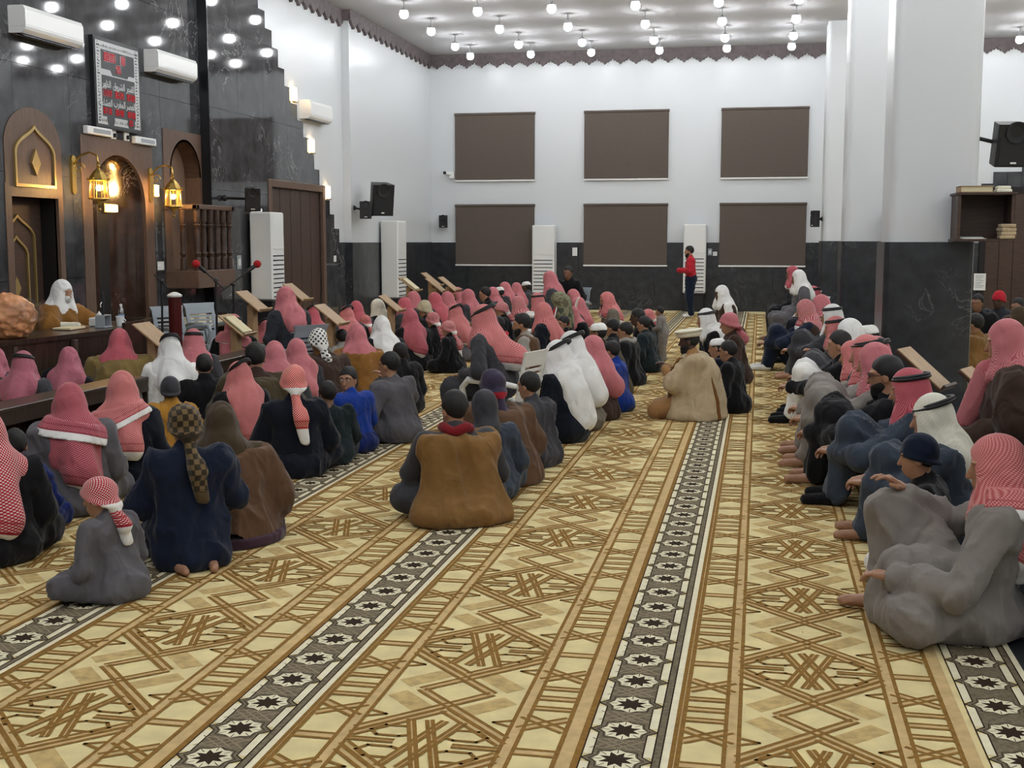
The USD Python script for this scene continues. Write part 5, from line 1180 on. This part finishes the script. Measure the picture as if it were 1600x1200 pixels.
# ---- loudspeakers
def loudspeaker(label, loc, size, rz, wall=None, tilt=12):
    t = thing('loudspeaker', label, 'loudspeaker', loc, rz); w_, d_, h_ = size
    T = lambda m: moved(m, (0, 0, 0), rx=tilt)
    pf = Polygon([(-w_ / 2, 0), (w_ / 2, 0), (w_ * .36, d_), (-w_ * .36, d_)]).buffer(-.02).buffer(.02, quad_segs=3)
    m = prism(pf, h_); m.apply_translation((0, -d_ / 2, -h_ / 2)); obj('cabinet', T(m), BLACK, t, smooth=30)
    GR = M('speaker_grille', (.02, .02, .023), .6, bump=.5, bscale=300)
    obj('grille', T(B(-w_ * .42, w_ * .42, -d_ / 2 - .008, -d_ / 2 + .002, -h_ * .46, h_ * .18, .004)), GR, t)
    obj('horn', T(moved(lathe([(.0, 0), (w_ * .10, .0), (w_ * .26, .03), (w_ * .30, .032), (w_ * .30, .0)], 18), (0, -d_ / 2 + .01, h_ * .32), rx=90)), GR, t, smooth=40)
    obj('badge', T(B(-.03, .03, -d_ / 2 - .011, -d_ / 2 - .008, -h_ * .42, -h_ * .38)), PLASTIC, t)
    if wall is not None:
        R_ = rotm(rz).T; wv = R_ @ (np.array(wall, float) - np.array(loc, float))
        obj('bracket', tube([(0, d_ * .3, 0), wv], .02, 8), BLACK, t); obj('wall_plate', moved(trimesh.creation.icosphere(1, .05), wv), BLACK, t)
loudspeaker('small black loudspeaker on an arm beside the balcony', (-7.55, 17.62, 2.30), (.24, .2, .34), 25, (-8.06, 17.75, 2.32))
loudspeaker('large black loudspeaker high on the left wall', (-7.5, 23.9, 2.50), (.46, .36, .62), 35, (-7.64, 23.75, 2.2))
loudspeaker('smaller black loudspeaker on the bracket below the large one', (-7.70, 23.5, 2.27), (.24, .22, .34), 25, (-7.97, 23.62, 2.32), tilt=0)
loudspeaker('small black loudspeaker on the far wall left of the blinds', (-7.60, 29.32, 2.13), (.22, .2, .30), 5, (-7.60, 29.5, 2.13), tilt=0)
loudspeaker('slim black loudspeaker on the farthest pillar', (1.12, 26.6, 2.12), (.18, .14, .34), -60, (1.27, 26.75, 2.12), tilt=0)
loudspeaker('large black loudspeaker on the right side of the nearest full pillar', (2.44, 13.3, 2.64), (.36, .28, .42), 12, (2.12, 13.4, 2.72))
t = thing('security_camera', 'small white security camera left of the upper blind', 'camera', (-7.42, 29.44, 3.27)); obj('mount', B(-.06, .06, -.06, .06, -.10, .06, .01), PLASTIC, t); obj('body', tube([(0, -.02, .0), (-.12, -.16, .03)], .035, 10), PLASTIC, t); obj('lens', tube([(-.12, -.16, .03), (-.15, -.195, .037)], .037, 10), BLACK, t)
# ---- switches and sockets
def plate(label, loc, ax, w_=.10, h_=.10, m=PLASTIC):
    t = thing('switch_plate', label, 'switch', loc)
    if ax == 'x': obj('plate', B(0, .012, -w_ / 2, w_ / 2, 0, h_, .003), m, t); obj('rocker', B(.012, .018, -w_ / 4, w_ / 4, h_ * .25, h_ * .75), PLASTIC, t)
    else: obj('plate', B(-w_ / 2, w_ / 2, -.012, 0, 0, h_, .003), m, t); obj('rocker', B(-w_ / 4, w_ / 4, -.018, -.012, h_ * .25, h_ * .75), PLASTIC, t)
plate('white double switch plate between the niche and the balcony', (XN, 15.98, 1.26), 'x', .18, .12)
plate('white switch plate beside the standing air conditioner by the door', (XM, 18.02, 1.27), 'x', .08, .13)
plate('grey panel beside the standing air conditioner by the door', (XM, 18.30, 1.22), 'x', .16, .22, GREYPL)
plate('white switch on the dado right of the brown door', (XM, 22.80, 1.26), 'x', .12, .12)
plate('white switch plate on the far dado left of the middle blind', (-4.38, YF - .03, 1.30), 'y', .12, .2)
plate('grey panel left of the right blind on the far dado', (-1.16, YF - .03, 1.32), 'y', .10, .16, GREYPL)
plate('white switch left of the right blind on the far dado', (-1.04, YF - .03, 1.31), 'y', .10, .10)
# ---- wall boxes on the pillars, far right door, notice
t = thing('wall_cupboard', 'open dark wood box shelf hung on the nearest full pillar', 'shelf', (0, 0, 0))
obj('case', cat(B(1.86, 1.89, 12.55, 12.96, 1.68, 2.12), B(2.35, 2.38, 12.55, 12.96, 1.68, 2.12), B(1.86, 2.38, 12.94, 12.96, 1.68, 2.12)), WOOD, t); obj('shelf_board', B(1.84, 2.40, 12.53, 12.96, 1.665, 1.69, .004), WOOD, t); obj('top_board', B(1.84, 2.40, 12.53, 12.96, 2.11, 2.135, .004), WOOD, t)
t = thing('wall_cupboard', 'dark wood box shelf on the middle pillar, mostly hidden', 'shelf', (0, 0, 0))
obj('case', cat(B(1.90, 1.93, 19.3, 19.71, 1.66, 2.10), B(2.37, 2.40, 19.3, 19.71, 1.66, 2.10), B(1.90, 2.40, 19.69, 19.71, 1.66, 2.10)), WOOD, t); obj('shelf_board', B(1.88, 2.42, 19.28, 19.71, 1.645, 1.67), WOOD, t); obj('top_board', B(1.88, 2.42, 19.28, 19.71, 2.09, 2.115), WOOD, t)
t = thing('tan_book', 'thick tan book lying on top of the box shelf', 'book', (2.04, 12.72, 2.136)); obj('page_block', B(-.15, .14, -.12, .12, .008, .055), PAGE, t); obj('cover', cat(B(-.16, .15, -.13, .13, 0, .008), B(-.16, .15, -.13, .13, .055, .063), B(-.16, -.15, -.13, .13, 0, .063)), TANW, t)
t = thing('folded_cloth', 'pale folded cloth beside the tan book on the box shelf', 'cloth', (2.29, 12.70, 2.136)); obj('fold', cat(B(-.07, .07, -.09, .09, 0, .03, .012), B(-.06, .06, -.08, .08, .03, .062, .012)), CL_['cream'], t)
t = thing('paper_sheet', 'white papers lying inside the box shelf', 'paper', (2.02, 12.68, 1.691)); obj('sheet', moved(B(-.12, .10, -.08, .08, 0, .006), (0, 0, .012), rx=4), PLASTIC, t); obj('sheet', B(-.10, .12, -.09, .07, 0, .006), CL_['cream'], t)
t = thing('folded_cloth', 'stack of beige folded cloths at the right corner of the box shelf', 'cloth', (2.32, 12.60, 1.691))
for k in range(4): obj('fold', moved(B(-.07, .07, -.08, .08, 0, .035, .012), (.004 * (k % 2), 0, .036 * k), rz=5 * (k % 3)), CL_['sand'], t)
d3 = UsdGeom.Xform.Define(stage, path_for('door_3')).GetPrim(); tag(d3, kind='structure', label='dark brown door in the far wall right of the pillars')
for k in range(7): struct('plank', B(4.98 + k * .30, 5.275 + k * .30, YF - .09, YF - .05, 0, 2.72, .006), WOOD, d3)
struct('push_bar', B(5.40, 5.62, YF - .14, YF - .10, 1.90, 1.95, .01), GREYPL, d3)
struct('door_frame', cat(B(4.86, 4.98, YF - .12, YF - .03, 0, 2.86), B(4.86, 7.2, YF - .12, YF - .03, 2.72, 2.86)), BLACKISH, d3)
t = thing('paper_notice', 'white printed notice low on the far right door', 'notice', (4.90, YF - .125, .55)); obj('sheet', B(-.14, .12, -.004, 0, 0, .38), PLASTIC, t)
for k in range(8): obj('text_line', B(-.10, .08 - .03 * (k % 3), -.006, -.004, .32 - k * .037, .332 - k * .037), GREYPL, t)
# ---------------------------------------------------------------- everyone in the hall, nearest first
person('boy in grey thobe with a red and white wrapped scarf, nearest the lower left corner', -3.02, 5.17, 0.58, 168, 'cross', 'grey', 'wrap:red', lod=0, arms='lap', lean=14, flap=1, look=10)
person('man in stone grey thobe and pink scarf sitting barefoot at lower right', 0.99, 5.38, 0.86, 165, 'oneknee', 'stone', 'scarf:coral', lod=0, arms='prop', drop=0.1, w=1.1, look=5, lean=-6, layer=1)
person('man in black robe at the left edge with a red checked scarf hanging behind', -3.95, 5.68, 0.80, 130, 'cross', 'black', 'scarf:red', lod=0, drop=0.25, w=1.1)
person('man kneeling in navy coat with olive checked headwrap, bare soles showing', -2.89, 5.80, 0.85, 128, 'kneel', 'navy', 'wrap:olive', lod=0, lean=4, drop=0.1, flap=1, w=1.12)
person('small black haired child in a dark blue jacket at the left edge', -4.14, 6.21, 0.62, 125, 'cross', 'dblue', 'hair', lod=0)
person('child in navy knitted cap and black jacket with a yellow emblem', 0.79, 6.26, 0.74, 170, 'cross', 'black', 'beanie:navy', lod=0, legs='white', emblem=True)
person('person in plain brown headscarf and rust brown cloak beside the navy coat', -2.98, 6.43, 0.78, 120, 'cross', 'olive', 'shawl:brown', lod=0, over='cloak:rust', w=1.15, drop=0.05, hemc='plum')
person('man in grey thobe with red checked scarf spread down his back', -4.18, 6.86, 0.81, 125, 'cross', 'grey', 'scarf:maroon', lod=0, drop=0.22, flap=1, layer=1, w=1.1, lean=14)
person('man with bulky white wrapped scarf and slate coat', 0.95, 7.05, 0.81, 175, 'kneesup', 'slate', 'scarf:cream', lod=0, agal=-20, drop=0.05, w=1.1, lean=14)
person('man in brown sleeveless cloak with dark red scarf at the neck, from behind', -1.79, 7.12, 0.80, 122, 'cross', 'dgrey', 'hair', lod=0, over='vest:camel', collar='dred', w=1.22, arms='face', look=10)
person('man in navy with pink checked scarf ending in a broad white hem', -4.18, 7.50, 0.81, 115, 'cross', 'dnavy', 'scarf:coral', lod=0, w=1.1, drop=0.12, layer=-1)
person('tall man in rose scarf and dark brown cloak on a chair by the edge pillar', 1.40, 7.51, 1.23, 175, 'chair', 'dbrown', 'scarf:rose', lod=0, w=1.25, drop=0.25, lean=12, tailf=True, over='cloak:dbrown', seat=('grey plastic armchair under the tall rose scarf by the edge pillar', 'g'))
person('boy in slate hooded sweatshirt with dark grey hood, right of the brown sleeveless cloak', -1.75, 7.76, 0.72, 125, 'cross', 'slate', 'hood:dgrey', lod=0, w=1.1)
person('bearded man in red checked scarf and head cord with raised slate knees', 0.93, 7.95, 0.85, 172, 'kneesup', 'slate', 'scarf:pink', lod=0, agal=-10, beard='black', w=1.1, lean=4, feet='black')
person('boy in dark navy jacket with coral and white wrapped scarf and long tail', -3.24, 8.21, 0.80, 118, 'cross', 'dnavy', 'wrap:bright', lod=0, drop=0.12, flap=1, w=1.05, legs='dnavy', lean=4)
person('man in navy and red turban with tail and brown cloak', -1.82, 8.35, 0.79, 130, 'cross', 'charcoal', 'wrap:purple', lod=0, over='cloak:rust', drop=0.16, flap=1, w=1.1)
person('child in mustard jacket and grey knitted cap', -4.31, 8.44, 0.67, 120, 'cross', 'mustard', 'beanie:dgrey', lod=0)
person('black haired bearded man in glasses and black clothes in the right row', 0.85, 8.59, 0.88, 170, 'kneesup', 'black', 'hair', lod=0, beard='black', w=1.1, lean=4, glasses=True)
person('small boy in dark clothes between the coral wrap and the blue jacket', -3.19, 8.76, 0.63, 135, 'cross', 'teal', 'hair', lod=0, skin='brown')
person('boy in black with head cord and a red and white scarf thrown over his back', -3.95, 8.86, 0.75, 140, 'cross', 'black', 'scarf:coral', lod=0, agal=-35, drop=0.28, flap=1, look=20)
person('black haired boy in dark grey thobe next to the navy turban', -1.67, 8.93, 0.72, 155, 'cross', 'dgrey', 'hair', lod=0)
person('man in dusty pink scarf and head cord, white cap showing, at left', -5.96, 9.12, 0.77, 95, 'cross', 'dgrey', 'scarf:dust', lod=0, agal=-14, w=1.15)
person('man in rose scarf and stone thobe with raised knees in the right row', 0.83, 9.21, 0.90, 172, 'kneesup', 'stone', 'scarf:rose', lod=0, lean=4)
person('boy in bright blue jacket looking back towards the camera', -3.20, 9.27, 0.69, 150, 'cross', 'blue', 'hair', lod=0, look=118, pitch=-4, eyes=True, skin='tan', arms='face', legs='dblue')
person('black haired man in a plain brown cloak among the scarves', -4.07, 9.47, 0.86, 120, 'cross', 'dbrown', 'hair', lod=0, over='cloak:olive', w=1.1)
person('man in dusty pink scarf cut by the left picture edge', -6.48, 9.49, 0.77, 90, 'cross', 'dgrey', 'scarf:dust', lod=0)
person('black haired boy in black jacket beside the grey knitted cap', -4.64, 9.71, 0.73, 120, 'cross', 'black', 'hair', lod=1)
person('old man in dark grey coat and pink scarf on the white plastic chair', -2.22, 9.78, 1.18, 165, 'chair', 'dgrey', 'scarf:coral', lod=1, agal=-28, w=1.3, drop=0.1, seat=('white plastic armchair with slotted back under the old man in dark grey', 'w'), lean=20, look=10, arms='thigh')
person('young man in grey thobe with black hair holding white paper', -3.03, 9.83, 0.76, 150, 'oneknee', 'grey', 'hair', lod=1, arms='prop', lean=14, look=15)
person('man in coral scarf and head cord next behind the stone thobe', 0.82, 9.83, 0.91, 175, 'kneesup', 'stone', 'scarf:coral', lod=1, agal=-12, lean=6)
person('man in dusty pink scarf and black coat leaning right before the desk', -6.06, 9.97, 0.74, 105, 'cross', 'black', 'scarf:dust', lod=1, side=12, drop=0.15, flap=1)
person('man in rose scarf, left one of the two heads behind the coral wrapped boy', -4.16, 10.10, 0.81, 125, 'cross', 'dgrey', 'scarf:rose', lod=1)
person('man in dark coat with pink cap and white tasselled scarf to the floor', -1.65, 10.11, 0.85, 160, 'cross', 'dnavy', 'scarf:white', lod=1, drop=0.38, flap=1, agal=-30, skin='brown')
person('man in all white with white scarf and thick head cord near the bookstand', -5.22, 10.25, 0.84, 120, 'cross', 'white', 'scarf:white', lod=1, agal=-28, w=1.1, drop=0.08)
person('man in rose scarf and head cord leaning on the nearer pillar base', 0.93, 10.42, 0.90, 175, 'cross', 'dgrey', 'scarf:rose', lod=1, agal=-14)
person('man in rose scarf with a white edge, right one behind the coral wrapped boy', -4.20, 10.73, 0.78, 128, 'cross', 'charcoal', 'scarf:rose', lod=1, drop=0.12, flap=1)
person('man in white scarf and beige coat behind the tasselled scarf', -1.63, 10.77, 0.88, 158, 'cross', 'greybrown', 'scarf:white', lod=1, drop=0.2, agal=-25)
person('man in deep pink scarf and olive cloak with a yellow collar before the desk', -6.05, 10.84, 0.84, 110, 'cross', 'gold', 'scarf:pink', lod=1, over='cloak:gold', trim='yellow', w=1.15)
person('young man in coral scarf and dark slate jacket in the right row', 0.80, 10.97, 0.82, 175, 'cross', 'slate', 'scarf:coral', lod=1)
person('man in rose scarf with head cord right of the man in all white', -5.43, 11.16, 0.82, 110, 'cross', 'dgrey', 'scarf:rose', lod=1, agal=-8, w=1.05)
person('man in rose scarf and dark brown robe beside the second blue jacket', -1.53, 11.41, 0.80, 160, 'cross', 'dbrown', 'scarf:rose', lod=1, drop=0.12)
person('black haired boy in black behind the young man in grey', -3.43, 11.49, 0.70, 140, 'cross', 'black', 'hair', lod=1)
person('dark haired man with black robe and white thobe knees', 0.72, 11.51, 0.84, 175, 'kneesup', 'black', 'hair', lod=1, skin='tan', lean=6, legs='white', feet='black')
person('man in brown robe with a black and white twisted scarf', -4.28, 11.52, 0.82, 130, 'cross', 'brown', 'wrap:keff', lod=1, over='cloak:dbrown', skin='brown')
person('man in cream flat wool cap and long tan shawl, kneeling alone on the carpet', -0.64, 11.64, 0.86, 178, 'kneel', 'tan', 'pakol:cream', lod=1, over='cloak:sand', skin='dark', beard='black', arms='raise', w=1.12, lean=6, stripes='brown')
person('speaker in white scarf, face mask and brown gold edged cloak behind the desk', -7.25, 11.85, 1.26, 350, 'chair', 'cream', 'scarf:white', lod=1, over='cloak:bisht', mask=True, arms='desk', w=1.15, drop=0.02, lean=4)
person('black haired boy in blue padded jacket on the carpet edge', -1.42, 12.01, 0.71, 165, 'cross', 'blue', 'hair', lod=1)
person('man in white scarf before the middle pillar', 0.85, 12.06, 0.90, 172, 'kneesup', 'dgrey', 'scarf:white', lod=1, lean=6, feet='black')
person('man in rose scarf and brown cloak with gold trim at the neck', -4.09, 12.14, 0.82, 125, 'cross', 'brown', 'scarf:rose', lod=1, over='cloak:bisht', trim='yellow', w=1.1)
person('child in black right of the white skullcap boy', -0.29, 12.15, 0.72, 165, 'cross', 'black', 'hair', lod=1)
person('tall man in rose scarf on a chair before the standing air conditioner', -4.88, 12.18, 1.20, 150, 'chair', 'charcoal', 'scarf:rose', lod=1, w=1.1, seat=('grey plastic armchair under the tall man by the wall unit', 'g'))
person('man in small white cap against the dark pillar', 1.06, 12.59, 0.87, 175, 'cross', 'black', 'kufi:white', lod=1, skin='dark')
person('boy in navy black with white skullcap behind the man in the tan shawl', -0.41, 12.70, 0.70, 170, 'cross', 'dnavy', 'kufi:white', lod=1)
person('man in rose scarf with white lined fold at the back, head cord level', -5.96, 13.28, 0.83, 112, 'cross', 'black', 'scarf:rose', lod=1, agal=-6, drop=0.1, flap=-1, layer=1)
person('man wearing a plain white scarf over his shoulders and a black coat', -4.18, 13.29, 0.84, 130, 'cross', 'black', 'shawl:white', lod=1, drop=0.1)
person('man in white crocheted skullcap and olive coat', -1.73, 13.39, 0.80, 170, 'cross', 'olive', 'kufi:white', lod=1, skin='brown', over='cloak:olive')
person('black haired boy in a light grey shirt beside the gold trimmed cloak', -4.75, 13.57, 0.66, 120, 'cross', 'lgrey', 'hair', lod=1)
person('man in coral scarf with head cord praying with hands raised', 0.81, 13.84, 0.86, 178, 'cross', 'charcoal', 'scarf:coral', lod=1, agal=-8, arms='raise')
person('moustached man in brown vest with pale sleeves, seen from the left side', -2.68, 13.88, 0.86, 185, 'cross', 'lgrey', 'hair', lod=1, over='vest:rust', beard='black')
person('man in rose scarf with steeply tilted head cord before the long bench', -5.91, 14.05, 0.71, 130, 'cross', 'dgrey', 'scarf:rose', lod=1, agal=-38)
person('boy with pale grey hood lying on his black jacket', -1.52, 14.22, 0.75, 170, 'cross', 'black', 'hair', lod=1, collar='lgrey')
person('man in rose scarf and black cap half hidden behind the white lined fold', -6.19, 14.31, 0.67, 115, 'cross', 'black', 'scarf:pink', lod=1, agal=-8)
person('man in dark grey with a pink scarf on his shoulders right of the chair sitter', -3.11, 14.52, 0.78, 175, 'cross', 'charcoal', 'hair', lod=1, collar='crimson')
person('young man in pink wrapped scarf and dark brown jacket', -0.34, 14.65, 0.84, 190, 'cross', 'dbrown', 'wrap:rose', lod=1)
person('man in deep pink scarf with a tilted head cord facing the wall unit', -5.91, 14.76, 0.76, 118, 'cross', 'dnavy', 'scarf:pink', lod=1, agal=-32)
person('black haired boy in black right of the white crocheted skullcap', -1.74, 14.77, 0.75, 170, 'cross', 'black', 'hair', lod=1)
person('man in tan cloak with his back to the pillar edge', 2.44, 14.91, 0.86, 150, 'cross', 'camel', 'hair', lod=1, over='cloak:camel')
person('boy with coiled red and white scarf on his shoulders left of the plastic chair', -3.87, 15.10, 0.67, 170, 'cross', 'black', 'wrap:red', lod=1, drop=0.15)
person('man in white scarf and head cord left of the middle pillar', 0.85, 15.18, 0.88, 176, 'kneesup', 'dgrey', 'scarf:white', lod=1, agal=-6, lean=4)
person('man in black with white scarf and head cord before the far wall unit', -0.64, 15.24, 0.85, 195, 'cross', 'black', 'scarf:white', lod=1, agal=-10, drop=0.1)
person('man in maroon scarf with broad white border over a black robe', -4.42, 15.29, 0.80, 135, 'cross', 'black', 'scarf:maroon', lod=1, drop=0.18, w=1.05)
person('man in deep pink scarf and tilted cord beside a wooden bookstand', -5.77, 15.31, 0.82, 135, 'cross', 'black', 'scarf:pink', lod=1, agal=-36)
person('child in a black hood before the standing boy', -1.44, 15.69, 0.73, 165, 'cross', 'teal', 'hair', lod=1)
person('man in long pink scarf with white hem behind the man in brown vest', -2.76, 15.70, 0.88, 170, 'cross', 'dnavy', 'scarf:coral', lod=1, drop=0.12)
person('man in coral red scarf with head cord, left of three pink scarves', -5.46, 15.79, 0.80, 140, 'cross', 'dgrey', 'scarf:coral', lod=1, agal=-30)
person('boy with a red and white striped scarf behind the maroon scarf', -4.28, 15.88, 0.73, 150, 'cross', 'black', 'wrap:red', lod=1, drop=0.1)
person('person in olive brown cloak behind the tall rose scarf', 3.12, 15.93, 0.88, 160, 'cross', 'olive', 'shawl:brown', lod=1, over='cloak:greybrown')
person('bearded man in white edged pink scarf and brown vest in the right row', 0.58, 16.21, 0.88, 182, 'kneesup', 'navy', 'scarf:red', lod=1, feet='white', beard='black', over='vest:dbrown', lean=2)
person('dark skinned boy in black left of the standing boy', -1.58, 16.27, 0.80, 180, 'cross', 'black', 'hair', lod=1, skin='dark')
person('dark haired child left of the scarfed boy facing the camera', -2.58, 16.31, 0.68, 220, 'cross', 'black', 'hair', lod=1)
person('boy in a twisted white and pink scarf before the cream scarf', -5.37, 16.33, 0.65, 140, 'cross', 'black', 'wrap:coral', lod=1)
person('man in coral scarf and head cord seen from behind, left of the chair sitter', -4.15, 16.60, 0.80, 150, 'cross', 'grey', 'scarf:coral', lod=2, agal=-25, drop=0.1)
person('man in pink scarf between the coral scarf and the cream scarf', -5.66, 16.80, 0.82, 130, 'cross', 'dgrey', 'scarf:pink', lod=2)
person('small boy standing in a grey thobe', -1.33, 16.86, 0.81, 170, 'stand', 'stone', 'hair', lod=2, arms='lap')
person('child in plain bright red cap or hood in the far crowd', -2.73, 16.91, 0.80, 160, 'cross', 'black', 'hood:crimson', lod=2)
person('man with a beige twisted scarf in the middle of the crowd', -4.69, 16.95, 0.84, 150, 'cross', 'black', 'wrap:beige', lod=2)
person('man in rose scarf far along the right row', 0.82, 17.26, 0.90, 178, 'kneesup', 'dnavy', 'scarf:rose', lod=2, lean=4, feet='black')
person('man in cream scarf over a dark coat near the second wall unit', -5.54, 17.42, 0.82, 170, 'cross', 'black', 'shawl:cream', lod=2)
person('boy with a scrap of pink scarf behind the black hood', -1.54, 17.43, 0.72, 170, 'cross', 'black', 'wrap:coral', lod=2)
person('boy in rose and white scarf facing the camera', -2.63, 17.50, 0.74, 235, 'cross', 'black', 'scarf:rose', lod=2, eyes=True, skin='light')
person('boy in bright red and white scarf in the middle of the crowd', -3.77, 17.92, 0.78, 185, 'cross', 'black', 'wrap:red', lod=2)
person('man in rose scarf on a chair, highest head before the farther wall unit', -3.05, 17.96, 1.23, 185, 'chair', 'dgrey', 'scarf:rose', lod=2, seat=('white plastic armchair under the highest pink head far away', 'w'))
person('man in pink scarf leaning towards a bookstand near the second wall unit', -5.31, 18.02, 0.82, 165, 'cross', 'dgrey', 'scarf:pink', lod=2)
person('dark haired person beyond the pillar at the right picture edge', 3.55, 18.20, 0.90, 230, 'cross', 'dbrown', 'hair', lod=2, skin='brown')
person('man in pink scarf with drape to the right below the row of bookstands', -5.01, 18.70, 0.87, 170, 'cross', 'dgrey', 'scarf:pink', lod=2, drop=0.12, flap=1)
person('man in rose scarf behind the boy facing the camera', -2.74, 18.73, 0.82, 170, 'cross', 'dgrey', 'scarf:rose', lod=2, skin='dark')
person('man in red and white scarf draped to the right over dark robe', -3.69, 18.76, 0.82, 180, 'cross', 'black', 'scarf:red', lod=2, drop=0.1)
person('dark haired man in black sitting beyond the pillar under the wall notice', 3.13, 18.91, 0.92, 240, 'cross', 'black', 'hair', lod=2, skin='brown')
person('man in white scarf and grey robe on a chair at the far right', 0.57, 19.05, 1.24, 190, 'chair', 'grey', 'scarf:white', lod=2, skin='brown', seat=('white plastic armchair under the white scarf at the far right', 'w'))
person('man in pink scarf under the tilted bookstand by the far wall unit', -5.49, 19.15, 0.86, 190, 'cross', 'dgrey', 'scarf:rose', lod=2)
person('bearded man in pink scarf and grey brown coat, alone before the far dado', -2.36, 19.26, 0.88, 200, 'cross', 'greybrown', 'scarf:coral', lod=2, beard='black', w=1.1)
person('dark skinned man in red knitted cap beyond the pillar', 3.52, 19.45, 0.94, 235, 'cross', 'charcoal', 'beanie:crimson', lod=2, skin='dark')
person('man in rose scarf and head cord with grey robe behind the camouflage jacket', -3.52, 19.51, 0.84, 185, 'cross', 'grey', 'scarf:coral', lod=2, agal=-5)
person('man in rose scarf half hidden below the bookstands, first of a tight row of four', -5.05, 19.65, 0.84, 190, 'cross', 'grey', 'scarf:rose', lod=2)
person('man in pink scarf and grey robe with red armband far along the right row', 0.82, 20.17, 0.92, 178, 'kneesup', 'grey', 'scarf:pink', lod=2, agal=-6, lean=2)
person('man in rose scarf right of the bearded man with head cord', -4.85, 20.28, 0.86, 165, 'cross', 'dgrey', 'scarf:rose', lod=2)
person('man in rose scarf with dark face, right end of the far pink row', -3.10, 20.66, 0.86, 215, 'cross', 'black', 'scarf:rose', lod=2, skin='dark')
person('bearded man in rose scarf and head cord facing the camera side', -5.18, 20.85, 0.87, 235, 'cross', 'dgrey', 'scarf:rose', lod=2, agal=-8, beard='black')
person('man in red scarf on a chair behind the white scarf, far right', 0.53, 20.91, 1.26, 190, 'chair', 'black', 'scarf:pink', lod=2, skin='brown', seat=('white plastic armchair under the red scarf at the far right', 'w'))
person('man in black on a chair in the shadow of the far dado', -3.28, 21.29, 1.25, 250, 'chair', 'black', 'hair', lod=2, skin='brown', seat=('grey plastic armchair in the shadow of the far dado', 'g'))
person('dark skinned man in white scarf and brown vest by the far dado', -0.64, 21.32, 0.92, 205, 'cross', 'white', 'shawl:white', lod=2, over='vest:dbrown', skin='dark')
person('dark haired man in black in the far middle of the crowd', -4.80, 21.38, 0.87, 190, 'cross', 'black', 'hair', lod=2)
person('man in rose scarf right of the chair sitter by the farther wall unit', -3.48, 21.92, 0.84, 180, 'cross', 'dgrey', 'scarf:rose', lod=2)
person('man in rose scarf right of the dark haired man in black', -4.81, 22.04, 0.83, 200, 'cross', 'dgrey', 'scarf:rose', lod=2)
person('dark skinned boy in a white cap in the far crowd', -4.96, 23.38, 0.80, 185, 'cross', 'black', 'kufi:white', lod=2, skin='dark')
person('man in rose scarf rising behind the white capped boy', -4.99, 24.03, 0.86, 180, 'cross', 'dgrey', 'scarf:rose', lod=2)
person('man in rose scarf and dark robe left of a white skullcap', -4.90, 24.75, 0.82, 175, 'cross', 'black', 'scarf:rose', lod=2)
person('dark skinned man in a white skullcap left of the farther wall unit', -4.81, 25.40, 0.84, 180, 'cross', 'dgrey', 'kufi:white', lod=2, skin='dark')
person('standing man in red track jacket and navy trousers', -1.51, 26.98, 1.64, 185, 'stand', 'crimson', 'hair', lod=2, legs='navy', arms='clasp', beard='black', feet='white', w=1.1, lean=2)
# ================================================================ ceiling globes
GLOBE = emit('globe_glow', (.965, .985, 1.0), BULB)
CAPW = M('lamp_cap', (.35, .35, .36), .4)
lamp0 = None
LX = [-6.80, -5.35, -3.93, -2.36, -.84, .59, 2.3, 3.8, 5.4, 6.9, 8.4]
LY = [28.82, 27.35, 25.3, 23.3] + [21.3 - 2 * k for k in range(13)]
col_names = ['first', 'second', 'third', 'fourth', 'fifth', 'sixth', 'seventh', 'eighth', 'ninth', 'tenth', 'eleventh']
for i, x in enumerate([v * .974 for v in LX]):
    for j, y in enumerate([v * .974 for v in LY]):
        lab = 'glowing globe lamp, %s line from left wall, %s row from far wall' % (col_names[i], (col_names + ['twelfth', 'thirteenth', 'fourteenth', 'fifteenth', 'sixteenth', 'seventeenth'])[j])
        if lamp0 is None:
            lamp0 = thing('globe_lamp', lab, 'ceiling lamp', (x, y, ZC - .26), group='ceiling globe lamps')
            obj('globe', trimesh.creation.icosphere(2, .085), GLOBE, lamp0, smooth=True)
            obj('fitting_light_cap', cat(moved(lathe([(0, -.022), (.082, -.022), (.078, -.008), (.03, .02), (.012, .05), (.012, .15), (.05, .155), (.05, .173), (0, .173)], 12), (0, 0, .085))), CAPW, lamp0, smooth=40)  # fitting with a wide disc added to keep upward light off the ceiling
        else: dup(lamp0, 'globe_lamp', lab, 'ceiling lamp', (x, y, ZC - .26), group='ceiling globe lamps')
